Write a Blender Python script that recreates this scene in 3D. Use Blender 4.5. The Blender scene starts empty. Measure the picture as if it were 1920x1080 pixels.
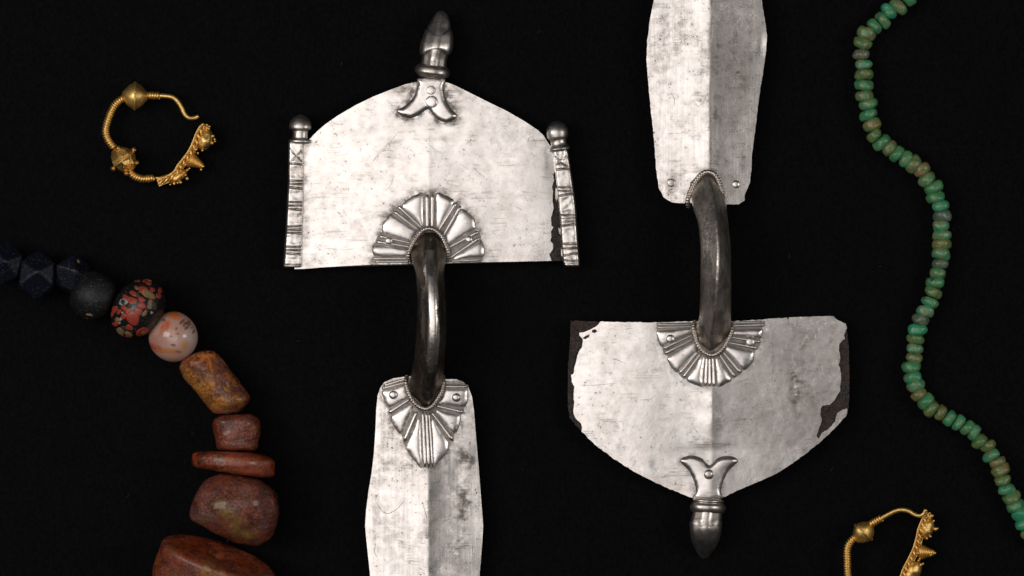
import bpy, math, random
import numpy as np
from mathutils import Vector, noise
from mathutils.geometry import delaunay_2d_cdt
random.seed(7)
scene = bpy.context.scene
COL = scene.collection

# ------------------------------------------------------------------ camera, world, lamps, exposure
S = 0.0002            # one unit of the plan drawing = 0.2 mm
H = 5000.0            # camera height in plan units (1 m above the cloth)
cam_d = bpy.data.cameras.new("camera")
cam = bpy.data.objects.new("camera", cam_d); COL.objects.link(cam)
cam.location = (0, 0, H * S); cam.rotation_euler = (0, 0, 0)
cam_d.sensor_width = 36.0; cam_d.lens = 36.0 * H / 1920.0
cam_d.clip_start = 0.01; cam_d.clip_end = 50
cam_d.dof.use_dof = True; cam_d.dof.focus_distance = (H - 50) * S; cam_d.dof.aperture_fstop = 5.6
scene.camera = cam

world = bpy.data.worlds.new("World"); scene.world = world; world.use_nodes = True
world.node_tree.nodes["Background"].inputs[0].default_value = (0.9, 0.95, 1.0, 1)
world.node_tree.nodes["Background"].inputs[1].default_value = 0.012

def softbox(name, loc, target, sx, sy, power, color):
    l = bpy.data.lights.new(name, 'AREA'); l.shape = 'RECTANGLE'; l.size = sx; l.size_y = sy
    l.energy = power; l.color = color
    o = bpy.data.objects.new(name, l); COL.objects.link(o); o.location = loc
    d = Vector(target) - Vector(loc)
    o.rotation_euler = d.to_track_quat('-Z', 'Y').to_euler()
    return o
softbox("overhead_softbox", (-0.36, 0.06, 1.15), (-0.04, 0.0, 0), 1.02, 1.1, 5.1, (1.0, 0.955, 0.92))
softbox("left_softbox", (-0.80, 0.12, 0.80), (-0.05, 0.0, 0), 0.32, 0.45, 2.6, (1.0, 0.955, 0.92))
softbox("right_softbox", (0.86, 0.05, 0.78), (0.05, 0.0, 0), 0.30, 0.45, 2.5, (1.0, 0.96, 0.93))

scene.view_settings.view_transform = 'Standard'
scene.view_settings.look = 'None'
scene.view_settings.exposure = 0.0
scene.view_settings.gamma = 1.0

# ------------------------------------------------------------------ helpers
def P(X, Y, Z):
    k = (H - Z) / H
    return Vector(((X - 960.0) * k * S, (540.0 - Y) * k * S, Z * S))

def thing(name, label, cat, X, Y, group=None):
    o = bpy.data.objects.new(name, None); COL.objects.link(o)
    o.empty_display_size = 0.01
    o.location = P(X, Y, 0)
    o["label"] = label; o["category"] = cat
    if group: o["group"] = group
    return o

def root_loc(par):
    v = Vector((0, 0, 0))
    while par is not None:
        v += par.location; par = par.parent
    return v

def build(name, verts, faces, mat, parent=None, smooth=True, attrs=None, colors=None, flat_faces=None, label=None):
    """verts in plan units (X right, Y down, Z up)"""
    off = root_loc(parent)
    me = bpy.data.meshes.new(name)
    me.from_pydata([P(*v) - off for v in verts], [], faces)
    me.update()
    if smooth:
        fl = np.ones(len(me.polygons), dtype=bool)
        if flat_faces is not None:
            fl[list(flat_faces)] = False
        me.polygons.foreach_set("use_smooth", fl)
    if attrs:
        for k, a in attrs.items():
            at = me.attributes.new(k, 'FLOAT', 'POINT')
            at.data.foreach_set("value", np.asarray(a, dtype=np.float32))
    if colors is not None:
        at = me.attributes.new("tint", 'FLOAT_COLOR', 'POINT')
        c = np.ones((len(verts), 4), dtype=np.float32); c[:, :3] = colors
        at.data.foreach_set("color", c.ravel())
    me.materials.append(mat)
    o = bpy.data.objects.new(name, me); COL.objects.link(o)
    o.parent = parent
    if label: o["label"] = label
    return o

def resample(pts, step, closed=True):
    out = []
    n = len(pts); m = n if closed else n - 1
    for i in range(m):
        a = np.array(pts[i], float); b = np.array(pts[(i + 1) % n], float)
        k = max(1, int(round(np.linalg.norm(b - a) / step)))
        for j in range(k):
            out.append(tuple(a + (b - a) * j / k))
    if not closed: out.append(tuple(pts[-1]))
    return out

def smooth_poly(pts, step, closed=True):
    """Catmull-Rom through the points"""
    n = len(pts); dim = len(pts[0]); out = []
    A = [np.array(p, float) for p in pts]
    m = n if closed else n - 1
    for i in range(m):
        if closed:
            p0, p1, p2, p3 = A[(i - 1) % n], A[i], A[(i + 1) % n], A[(i + 2) % n]
        else:
            p1, p2 = A[i], A[i + 1]
            p0 = A[i - 1] if i > 0 else 2 * p1 - p2
            p3 = A[i + 2] if i + 2 < n else 2 * p2 - p1
        k = max(1, int(round(np.linalg.norm(p2 - p1) / step)))
        for j in range(k):
            t = j / k
            out.append(tuple(0.5 * (2 * p1 + (p2 - p0) * t + (2 * p0 - 5 * p1 + 4 * p2 - p3) * t * t + (3 * p1 - p0 - 3 * p2 + p3) * t ** 3)))
    if not closed: out.append(tuple(A[-1]))
    return out

def seg_dist(px, py, pts, closed=True):
    d = np.full(px.shape, 1e9)
    n = len(pts); m = n if closed else n - 1
    for i in range(m):
        ax, ay = pts[i][:2]; bx, by = pts[(i + 1) % n][:2]
        vx, vy = bx - ax, by - ay; L = vx * vx + vy * vy + 1e-9
        t = np.clip(((px - ax) * vx + (py - ay) * vy) / L, 0, 1)
        d = np.minimum(d, np.hypot(px - ax - t * vx, py - ay - t * vy))
    return d

def inside(px, py, pts):
    r = np.zeros(px.shape, dtype=bool); n = len(pts)
    for i in range(n):
        x1, y1 = pts[i]; x2, y2 = pts[(i + 1) % n]
        c = ((y1 > py) != (y2 > py))
        with np.errstate(divide='ignore', invalid='ignore'):
            xi = (x2 - x1) * (py - y1) / (y2 - y1 + 1e-12) + x1
        r ^= c & (px < xi)
    return r

def fill(outline, step):
    """outline (list of 2D pts) + inner points -> verts (x,y), triangles, boundary order"""
    ol = np.array(outline)
    x0, y0 = ol.min(0); x1, y1 = ol.max(0)
    gx = np.arange(x0, x1 + step, step); gy = np.arange(y0, y1 + step, step * 0.866)
    XX, YY = np.meshgrid(gx, gy)
    XX = XX + (np.arange(len(gy)) % 2)[:, None] * step * 0.5
    XX = XX.ravel(); YY = YY.ravel()
    keep = inside(XX, YY, outline)
    XX, YY = XX[keep], YY[keep]
    keep = seg_dist(XX, YY, outline) > step * 0.45
    XX, YY = XX[keep], YY[keep]
    n = len(outline)
    co = [Vector(p) for p in outline] + [Vector((a, b)) for a, b in zip(XX, YY)]
    vs, es, fs, ov, oe, of = delaunay_2d_cdt(co, [], [list(range(n))], 1, 1e-4)
    return np.array([(v.x, v.y) for v in vs]), [list(f) for f in fs]

def boundary_loop(faces):
    cnt = {}
    for f in faces:
        for i in range(len(f)):
            a, b = f[i], f[(i + 1) % len(f)]
            cnt[(a, b)] = 1
    nxt = {}
    for (a, b) in cnt:
        if (b, a) not in cnt: nxt[a] = b
    loops = []
    while nxt:
        s, b = nxt.popitem(); loop = [s]
        while b != s and b in nxt:
            loop.append(b); b = nxt.pop(b)
        loops.append(loop)
    return loops

def sheet(name, outline, zf, step, thick, mat, parent, tarn=None, sep=True, label=None, relax=0):
    """a plate: top surface zf(x,y) arrays, a rim and an underside"""
    xy, fs = fill(outline, step)
    # the plan has Y down: flip so that normals face up
    a = np.array([(xy[f[1]] - xy[f[0]])[0] * (xy[f[2]] - xy[f[0]])[1] - (xy[f[1]] - xy[f[0]])[1] * (xy[f[2]] - xy[f[0]])[0] for f in fs])
    fs = [f[::-1] if s > 0 else f for f, s in zip(fs, a)]
    x, y = xy[:, 0], xy[:, 1]
    z = np.array(zf(x, y), float)
    if relax:
        ed = set()
        for f in fs:
            for i in range(len(f)): ed.add((min(f[i], f[i - 1]), max(f[i], f[i - 1])))
        ed = np.array(list(ed)); bd = np.zeros(len(z), bool)
        for lp in boundary_loop(fs): bd[lp] = True
        cnt = np.zeros(len(z)); np.add.at(cnt, ed[:, 0], 1); np.add.at(cnt, ed[:, 1], 1)
        for _ in range(relax):
            a = np.zeros(len(z)); np.add.at(a, ed[:, 0], z[ed[:, 1]]); np.add.at(a, ed[:, 1], z[ed[:, 0]])
            z = np.where(bd, z, 0.3 * z + 0.7 * a / np.maximum(cnt, 1))
    verts = [(p, q, r) for p, q, r in zip(x, y, z)]
    t = list(tarn(x, y)) if tarn is not None else [0.0] * len(verts)
    faces = list(fs); flat = []
    for loop in boundary_loop(fs):
        n = len(loop)
        if sep:
            base = len(verts); verts += [verts[i] for i in loop]; t += [t[i] for i in loop]; top = list(range(base, base + n))
        else: top = loop
        base = len(verts)
        verts += [(verts[i][0], verts[i][1], verts[i][2] - thick) for i in loop]; t += [t[i] for i in loop]
        low = list(range(base, base + n))
        for i in range(n):
            j = (i + 1) % n
            faces.append([top[j], top[i], low[i], low[j]])
        flat.append(len(faces)); faces.append(low[::-1] if True else low)
    return build(name, verts, faces, mat, parent, True, {"tarnish_tone": t}, flat_faces=flat, label=label)

def sm(a, b, x):
    t = np.clip((x - a) / (b - a), 0, 1); return t * t * (3 - 2 * t)

def wav(x, y, sc, amp, seed=0.0):
    return np.array([noise.noise(Vector((a / sc + seed, b / sc - seed, seed))) for a, b in zip(np.atleast_1d(x), np.atleast_1d(y))]) * amp

def pillow(name, outline, zf, h, w, mat, parent, step=2.4, thick=5, crown=0.0, smooth_out=True, tarn=0.0, label=None, p=2.0, grow=0.0):
    if grow:
        c = np.mean(np.array(outline, float), 0)
        outline = [tuple(np.array(p) + (np.array(p) - c) / np.linalg.norm(np.array(p) - c) * grow) for p in outline]
    ol = smooth_poly(outline, step) if smooth_out else resample(outline, step)
    def zz(x, y):
        d = seg_dist(x, y, ol)
        c = np.clip(d / w, 0, 1)
        cc = sm(0, max(d.max(), 1e-3), d)
        return zf(x, y) + h * (1 - (1 - c) ** p) ** (1 / 1.6) + crown * cc
    tf = None
    if tarn:
        def tf(x, y):
            d = seg_dist(x, y, ol); return tarn * np.exp(-(d / 2.2) ** 2)
    return sheet(name, ol, zz, step, thick, mat, parent, tarn=tf, sep=False, label=label, relax=6)

def tube(path, rad, n=8, closed=False, cap=True):
    """path: list of (X,Y,Z); rad: number or list -> verts, faces"""
    A = [np.array(p, float) for p in path]; m = len(A)
    if not hasattr(rad, '__len__'): rad = [rad] * m
    verts, faces = [], []
    up = np.array([0, 0, 1.0]); prev = None
    for i in range(m):
        t = A[min(i + 1, m - 1)] - A[max(i - 1, 0)]; t /= (np.linalg.norm(t) + 1e-9)
        if prev is None:
            ref = up if abs(t[2]) < 0.9 else np.array([1.0, 0, 0])
            u = np.cross(t, ref)
        else:
            u = prev - t * np.dot(prev, t)
        u /= (np.linalg.norm(u) + 1e-9); prev = u
        v = np.cross(t, u)
        for k in range(n):
            a = 2 * math.pi * k / n
            verts.append(tuple(A[i] + rad[i] * (math.cos(a) * u + math.sin(a) * v)))
    for i in range(m - 1):
        for k in range(n):
            k2 = (k + 1) % n
            faces.append([i * n + k, i * n + k2, (i + 1) * n + k2, (i + 1) * n + k])
    if cap:
        faces.append(list(range(n))[::-1]); faces.append([(m - 1) * n + k for k in range(n)])
    return verts, faces

def merge(*vfs):
    V, F = [], []
    for v, f in vfs:
        b = len(V); V += list(v); F += [[i + b for i in q] for q in f]
    return V, F

def axis_lathe(c, axis, prof, n=32, e1=None, sq=1.0, sq2=1.0, ang=None):
    """prof: list of (t along the axis, radius); sq scales the radius in the plan, sq2 in height"""
    c = np.array(c, float); a = np.array(axis, float); a /= np.linalg.norm(a)
    if e1 is None: e1 = np.cross(a, [0, 0, 1.0])
    e1 = np.array(e1, float); e1 -= a * np.dot(e1, a); e1 /= np.linalg.norm(e1)
    e2 = np.cross(a, e1)
    V, F = [], []
    for (t, r) in prof:
        for k in range(n):
            q = 2 * math.pi * k / n
            V.append(tuple(c + a * t + e1 * r * sq * math.cos(q) + e2 * r * sq2 * math.sin(q)))
    m = len(prof)
    for i in range(m - 1):
        for k in range(n):
            k2 = (k + 1) % n
            F.append([i * n + k, (i + 1) * n + k, (i + 1) * n + k2, i * n + k2])
    F.append(list(range(n))); F.append([(m - 1) * n + k for k in range(n)][::-1])
    # consistent outward orientation is settled by recalc()
    return V, F

def recalc(o):
    import bmesh
    bm = bmesh.new(); bm.from_mesh(o.data)
    bmesh.ops.recalc_face_normals(bm, faces=bm.faces)
    bm.to_mesh(o.data); bm.free(); return o

def ball(c, r, n=12, m=8, sx=1, sy=1, sz=1):
    V, F = [], []
    V.append((c[0], c[1], c[2] + r * sz))
    for i in range(1, m):
        th = math.pi * i / m
        for k in range(n):
            ph = 2 * math.pi * k / n
            V.append((c[0] + r * sx * math.sin(th) * math.cos(ph), c[1] + r * sy * math.sin(th) * math.sin(ph), c[2] + r * sz * math.cos(th)))
    V.append((c[0], c[1], c[2] - r * sz)); L = len(V) - 1
    for k in range(n):
        k2 = (k + 1) % n
        F.append([0, 1 + k2, 1 + k]); F.append([L, 1 + (m - 2) * n + k, 1 + (m - 2) * n + k2])
        for i in range(m - 2):
            F.append([1 + i * n + k, 1 + i * n + k2, 1 + (i + 1) * n + k2, 1 + (i + 1) * n + k])
    return V, F

def noisy(V, c, amp, sc, seed, amp2=0, sc2=8):
    out = []; c = np.array(c, float)
    for v in V:
        v = np.array(v, float); d = v - c; L = np.linalg.norm(d) + 1e-9
        q = Vector(v / sc) + Vector((seed, seed * 2.3, -seed))
        k = amp * noise.noise(q)
        if amp2: k += amp2 * noise.noise(Vector(v / sc2) + Vector((seed, 0, seed)))
        out.append(tuple(v + d / L * k))
    return out

# ------------------------------------------------------------------ materials
class NT:
    def __init__(self, name):
        self.m = bpy.data.materials.new(name); self.m.use_nodes = True
        self.t = self.m.node_tree; self.t.nodes.clear()
        self.out = self.n('ShaderNodeOutputMaterial'); self.b = self.n('ShaderNodeBsdfPrincipled')
        self.l(self.b.outputs[0], self.out.inputs[0])
        self.tc = self.n('ShaderNodeTexCoord')
    def n(self, k, **kw):
        o = self.t.nodes.new(k)
        for a, v in kw.items(): setattr(o, a, v)
        return o
    def l(self, a, b): self.t.links.new(a, b)
    def coord(self, sx=1, sy=1, sz=1, off=(0, 0, 0), rot=0):
        mp = self.n('ShaderNodeMapping')
        mp.inputs['Scale'].default_value = (sx / S, sy / S, sz / S)
        mp.inputs['Location'].default_value = off
        mp.inputs['Rotation'].default_value = (0, 0, rot)
        self.l(self.tc.outputs['Object'], mp.inputs[0]); return mp.outputs[0]
    def noise(self, px, detail=4, rough=0.55, coord=None, dist=0.0, off=(0, 0, 0), sx=1, sy=1, rot=0):
        t = self.n('ShaderNodeTexNoise')
        self.l(coord if coord is not None else self.coord(sx, sy, 1, off, rot), t.inputs['Vector'])
        t.inputs['Scale'].default_value = 1.0 / px; t.inputs['Detail'].default_value = detail
        t.inputs['Roughness'].default_value = rough; t.inputs['Distortion'].default_value = dist
        return t.outputs[0]
    def ramp(self, v, a, b, lo=0.0, hi=1.0):
        r = self.n('ShaderNodeMapRange'); r.inputs[1].default_value = a; r.inputs[2].default_value = b
        r.inputs[3].default_value = lo; r.inputs[4].default_value = hi; r.interpolation_type = 'SMOOTHSTEP' if False else 'LINEAR'
        r.clamp = True
        self.l(v, r.inputs[0]); return r.outputs[0]
    def math(self, op, a, b=None, clamp=False):
        m = self.n('ShaderNodeMath', operation=op); m.use_clamp = clamp
        for i, v in enumerate((a, b)):
            if v is None: continue
            if isinstance(v, (int, float)): m.inputs[i].default_value = v
            else: self.l(v, m.inputs[i])
        return m.outputs[0]
    def mix(self, f, a, b):
        m = self.n('ShaderNodeMix', data_type='RGBA')
        if isinstance(f, (int, float)): m.inputs[0].default_value = f
        else: self.l(f, m.inputs[0])
        for i, v in ((6, a), (7, b)):
            if isinstance(v, tuple): m.inputs[i].default_value = (*v, 1) if len(v) == 3 else v
            else: self.l(v, m.inputs[i])
        return m.outputs[2]
    def attr(self, name, out='Fac'):
        a = self.n('ShaderNodeAttribute', attribute_name=name); return a.outputs[out]
    def bump(self, h, strength, px):
        b = self.n('ShaderNodeBump'); b.inputs['Strength'].default_value = strength; b.inputs['Distance'].default_value = px * S
        self.l(h, b.inputs['Height']); self.l(b.outputs[0], self.b.inputs['Normal'])
    def set(self, **kw):
        names = dict(color='Base Color', rough='Roughness', metal='Metallic', spec='Specular IOR Level', coat='Coat Weight',
                     coatr='Coat Roughness', sss='Subsurface Weight', sheen='Sheen Weight', trans='Transmission Weight')
        for k, v in kw.items():
            i = self.b.inputs[names[k]]
            if isinstance(v, (int, float)): i.default_value = v
            elif isinstance(v, tuple): i.default_value = (*v, 1)
            else: self.l(v, i)

def silver(name, base=(0.91, 0.865, 0.84), dark=(0.20, 0.175, 0.155), streak=None, wear=0.5, rough=0.42, pits=0.5, off=(0, 0, 0), bumpk=0.5, warm=(0.66, 0.585, 0.52), streakk=0.3):
    m = NT(name)
    cloud = m.noise(75, 6, 0.62, off=off)
    cloud2 = m.noise(17, 5, 0.65, off=(off[0] + 9, off[1], 3))
    fine = m.noise(3.2, 3, 0.6, off=(off[0], 5, 1))
    if streak == 'h': st = m.noise(10, 5, 0.7, sx=0.10, sy=1.6, off=off)
    elif streak == 'v': st = m.noise(8, 5, 0.7, sx=1.6, sy=0.06, off=off)
    else: st = m.noise(12, 5, 0.7, sx=0.5, sy=1.0, rot=0.7, off=off)
    ta = m.attr("tarnish_tone")
    # worn tarnished film: clouds broken up by finer clouds
    f = m.math('MULTIPLY', m.ramp(cloud, 0.42, 0.78), m.ramp(cloud2, 0.36, 0.70))
    f = m.math('MULTIPLY', f, wear * 1.3)
    f2 = m.math('MULTIPLY', m.ramp(st, 0.42, 0.72), streakk * wear)
    pit = m.math('MULTIPLY', m.ramp(m.noise(4.6, 3, 0.6, off=(3, off[1], 7)), 0.62, 0.69), m.ramp(cloud2, 0.47, 0.58))
    pit = m.math('MULTIPLY', pit, pits)
    hair = m.noise(46, 3, 0.5, off=(off[0] + 2, off[1] + 4, 2), dist=0.4)
    hair = m.math('ABSOLUTE', m.math('SUBTRACT', hair, 0.5))
    hair = m.math('MULTIPLY', m.ramp(hair, 0.0, 0.0035, 1, 0), m.ramp(cloud, 0.50, 0.60))
    hair = m.math('MULTIPLY', hair, 0.35 * pits)
    sc = None
    for rot, o3, den in ((0.6, 1.0, 0.52), (-0.95, 4.0, 0.54), (1.45, 7.0, 0.55)):
        q = m.noise(26, 2, 0.5, sx=0.05, sy=1.0, rot=rot, off=(off[0] + o3, off[1], o3))
        q = m.ramp(m.math('ABSOLUTE', m.math('SUBTRACT', q, 0.5)), 0.0, 0.010, 1, 0)
        q = m.math('MULTIPLY', q, m.ramp(m.noise(38, 3, 0.6, off=(o3, off[0], off[1])), den, den + 0.07))
        sc = q if sc is None else m.math('MAXIMUM', sc, q)
    hair = m.math('ADD', hair, m.math('MULTIPLY', sc, 0.32))
    tn = m.math('MULTIPLY', ta, m.ramp(cloud2, 0.38, 0.60, 0.25, 1.45))
    tn = m.math('MULTIPLY', tn, m.ramp(fine, 0.3, 0.7, 0.75, 1.15))
    tot = m.math('ADD', m.math('ADD', f, f2), m.math('ADD', m.math('ADD', pit, hair), tn), True)
    w = m.mix(m.ramp(m.noise(40, 4, 0.6, off=(off[0], off[1] + 2, 8)), 0.40, 0.72, 0.0, 0.45), base, warm)
    m.set(color=m.mix(tot, w, dark), metal=1.0)
    r = m.math('ADD', m.ramp(cloud2, 0.3, 0.7, rough - 0.05, rough + 0.07), m.math('MULTIPLY', tot, 0.10))
    m.set(rough=r)
    hgt = m.math('ADD', m.math('MULTIPLY', st, 0.5), m.math('MULTIPLY', fine, 0.22))
    hgt = m.math('SUBTRACT', hgt, m.math('MULTIPLY', m.math('ADD', pit, hair), 1.2))
    hgt = m.math('ADD', hgt, m.math('MULTIPLY', cloud2, 1.0))
    m.bump(hgt, bumpk * 0.55, 1.0)
    return m.m

M_head1 = silver("worn_silver_head", streak='h', wear=0.14, pits=0.7, streakk=0.40, rough=0.31)
M_foot = silver("worn_silver_foot", streak='v', wear=0.42, pits=0.9, off=(4, 1, 0), rough=0.29, streakk=0.55)
M_head2 = silver("worn_silver_pitted", streak=None, wear=0.14, pits=0.75, off=(11, 7, 0), bumpk=0.6, rough=0.32)
M_relief = silver("relief_silver", wear=0.25, pits=0.5, off=(2, 9, 0), rough=0.34, bumpk=0.35)
M_bar = silver("bar_silver", base=(0.87, 0.82, 0.78), wear=0.3, pits=0.5, off=(7, 3, 0), rough=0.36, dark=(0.16, 0.11, 0.085))
M_knob = silver("knob_silver", base=(0.74, 0.69, 0.645), wear=0.6, pits=0.8, off=(1, 14, 0), rough=0.36, dark=(0.12, 0.10, 0.09))
M_rope = silver("rope_silver", base=(0.66, 0.59, 0.53), wear=0.55, pits=0.3, off=(5, 6, 0), rough=0.35, dark=(0.15, 0.12, 0.10))
M_ground = silver("tarnished_silver", base=(0.30, 0.265, 0.235), wear=0.9, pits=0.3, off=(15, 6, 0), rough=0.5, dark=(0.09, 0.08, 0.07))

def bow_mat(name, base, dark, lo, hi, rough):
    m = NT(name)
    pa = m.noise(34, 6, 0.62, sx=1.5, sy=0.55, off=(2, 3, 1))
    sp = m.noise(6, 4, 0.65)
    e = m.math('ADD', pa, m.math('MULTIPLY', m.math('SUBTRACT', sp, 0.5), 0.35))
    e = m.math('ADD', e, m.math('MULTIPLY', m.attr("tarnish_tone"), 0.30))
    f = m.ramp(e, lo, hi)
    big = m.noise(20, 5, 0.65, sx=1.3, sy=0.5, off=(8, 1, 4))
    dk = m.mix(m.ramp(big, 0.42, 0.66), dark, tuple(min(1, x * 2.1) for x in dark))
    m.set(color=m.mix(f, base, dk), metal=1.0, rough=m.math('ADD', m.ramp(sp, 0.3, 0.7, rough, rough + 0.12), m.math('MULTIPLY', f, 0.12)))
    m.bump(m.math('ADD', sp, m.math('MULTIPLY', f, 0.6)), 0.35, 1.0)
    return m.m
M_bow1 = bow_mat("bow_patina_and_highlight", (0.82, 0.77, 0.72), (0.135, 0.115, 0.095), 0.62, 0.68, 0.25)
M_bow2 = bow_mat("bow_grey_patina_and_shade", (0.68, 0.63, 0.58), (0.25, 0.225, 0.20), 0.45, 0.58, 0.31)

def core_mat():
    m = NT("bare_core")
    a = m.noise(9, 6, 0.7); b = m.noise(50, 4, 0.6, off=(3, 1, 1))
    c = m.mix(m.ramp(a, 0.35, 0.7), (0.005, 0.0045, 0.004), (0.075, 0.055, 0.045))
    c = m.mix(m.ramp(b, 0.5, 0.72), c, (0.052, 0.023, 0.012))
    m.set(color=c, rough=0.36, spec=0.6, metal=0.0); m.bump(m.math('ADD', a, m.noise(4, 3)), 1.0, 4.0)
    return m.m
M_core = core_mat()
def scratch_mat():
    m = NT("scratch_dirt"); a = m.noise(9, 3)
    m.set(color=m.mix(a, (0.05, 0.04, 0.035), (0.17, 0.14, 0.12)), rough=0.7, metal=0.6); return m.m
M_scr = scratch_mat()

def gold_mat():
    m = NT("old_gold")
    a = m.noise(16, 5, 0.65); b = m.noise(4, 3, 0.6)
    f = m.math('MULTIPLY', m.ramp(a, 0.42, 0.72), m.ramp(b, 0.3, 0.7))
    c = m.mix(m.math('MULTIPLY', f, 0.65), (1.0, 0.665, 0.22), (0.60, 0.30, 0.065))
    m.set(color=c, metal=1.0, rough=m.ramp(b, 0.3, 0.7, 0.40, 0.56)); m.bump(m.math('ADD', a, m.math('MULTIPLY', b, 0.4)), 0.5, 1.2)
    return m.m
M_gold = gold_mat()

def cloth_mat():
    m = NT("black_cloth")
    wv = m.noise(5.0, 3, 0.7, sx=1.0, sy=0.7); big = m.noise(420, 3, 0.5)
    fib = m.noise(2.5, 2, 0.6, sx=0.35, sy=1.0, rot=0.5)
    c = m.mix(m.ramp(wv, 0.32, 0.72), (0.0040, 0.0040, 0.0044), (0.0082, 0.0082, 0.0089))
    c = m.mix(m.math('MULTIPLY', m.ramp(fib, 0.62, 0.8), 0.25), c, (0.018, 0.018, 0.0195))
    c = m.mix(m.ramp(big, 0.35, 0.7, 0, 0.25), c, (0.0050, 0.0056, 0.0058))
    m.set(color=c, rough=1.0, spec=0.0); m.bump(m.math('ADD', wv, fib), 0.6, 2.5)
    return m.m
M_cloth = cloth_mat()

# ------------------------------------------------------------------ the black cloth
def make_cloth():
    R = 5200; n = 90; V = []; F = []
    for j in range(n + 1):
        for i in range(n + 1):
            x = -R + 2 * R * i / n; y = -R + 2 * R * j / n
            V.append((960 + x, 540 + y, -2.5 + 1.2 * noise.noise(Vector((x / 700, y / 700, 0)))))
    for j in range(n):
        for i in range(n):
            a = j * (n + 1) + i
            F.append([a, a + n + 1, a + n + 2, a + 1])
    me = bpy.data.meshes.new("cloth")
    me.from_pydata([((v[0] - 960) * S, (540 - v[1]) * S, v[2] * S) for v in V], [], F)
    me.polygons.foreach_set("use_smooth", np.ones(len(F), dtype=bool)); me.materials.append(M_cloth)
    o = bpy.data.objects.new("cloth", me); COL.objects.link(o)
    o["kind"] = "structure"; o["label"] = "smooth black cloth lying flat under all the jewellery"
make_cloth()

# ------------------------------------------------------------------ brooch pieces
def rib(p0, p1, r0, r1, zf, mat, parent, lift=2.0):
    n = 14; A = np.array(p0, float); B = np.array(p1, float)
    L = np.linalg.norm(B - A); path, rad = [], []
    for i in range(n + 1):
        t = i / n; q = A + (B - A) * t
        z = float(zf(np.array([q[0]]), np.array([q[1]]))[0])
        r = r0 + (r1 - r0) * t
        e = (1 - t) * L
        if e < r1: r *= math.sqrt(max(0.05, 1 - (1 - e / r1) ** 2))
        path.append((q[0], q[1], z + lift)); rad.append(r)
    V, F = tube(path, rad, 10)
    return recalc(build("rib", V, F, mat, parent, True))

def rivet(x, y, r, z, h, mat, parent, name="rivet"):
    V, F = [], []; n = 20
    prof = [(1.0, -4), (1.0, 0.0), (0.96, 0.45), (0.82, 0.75), (0.55, 0.93), (0.25, 1.0)]
    for (k, hh) in prof:
        for i in range(n):
            a = 2 * math.pi * i / n
            V.append((x + r * k * math.cos(a), y + r * k * math.sin(a), z + (hh * h if hh > 0 else hh)))
    for j in range(len(prof) - 1):
        for i in range(n):
            i2 = (i + 1) % n
            F.append([j * n + i, j * n + i2, (j + 1) * n + i2, (j + 1) * n + i])
    F.append([(len(prof) - 1) * n + i for i in range(n)])
    return recalc(build(name, V, F, mat, parent, True))

def rope(pts, r, mat, parent, pitch=5.0):
    path = smooth_poly(pts, 1.0, False)
    rad = []; s = 0
    for i, p in enumerate(path):
        if i: s += math.dist(path[i - 1], p)
        rad.append(r * (0.74 + 0.30 * abs(math.sin(math.pi * s / pitch)) ** 0.7))
    V, F = tube(path, rad, 9)
    return recalc(build("rope_collar", V, F, mat, parent, True))

def bow(stations, mat, parent, ridge, tarn=None, flat=0.3):
    """stations: (y, xl, xr, ztop); ridge: list of (y, x)"""
    st = smooth_poly(stations, 3.0, False)
    ry = [a for a, b in ridge]; rx = [b for a, b in ridge]
    f = flat
    sec = [(-1, 0.40), (-0.985, 0.33), (-0.93, 0.275), (-0.62, 0.17), (-f - 0.10, 0.042 + f * 0.1), (-f - 0.02, 0.012), (-f * 0.5, 0.002), (0.0, 0.0), (f * 0.4, 0.004), (f + 0.05, 0.03), (0.5, 0.16), (0.90, 0.31), (0.98, 0.37), (1, 0.44),
           (0.92, 0.60), (0.6, 0.78), (0, 0.85), (-0.6, 0.78), (-0.92, 0.58)]
    # sec: lateral position (-1 left edge, 0 ridge, 1 right edge), drop below the ridge as a share of 110
    V, F, T = [], [], []; n = len(sec)
    for (y, xl, xr, zt) in st:
        xm = float(np.interp(y, ry, rx))
        for (u, d) in sec:
            x = xm + (u * (xr - xm) if u > 0 else -u * (xl - xm))
            V.append((x, y, zt - d * 95)); T.append(tarn(x, y) if tarn else 0.0)
    for i in range(len(st) - 1):
        for k in range(n):
            k2 = (k + 1) % n
            F.append([i * n + k, (i + 1) * n + k, (i + 1) * n + k2, i * n + k2])
    F.append(list(range(n))); F.append([(len(st) - 1) * n + k for k in range(n)][::-1])
    return recalc(build("bow", V, F, mat, parent, True, {"tarnish_tone": T}))

def gauss(x, y, blobs):
    t = np.zeros(x.shape)
    for (bx, by, sx, sy, a) in blobs:
        t += a * np.exp(-((x - bx) / sx) ** 2 - ((y - by) / sy) ** 2)
    return t

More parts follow.
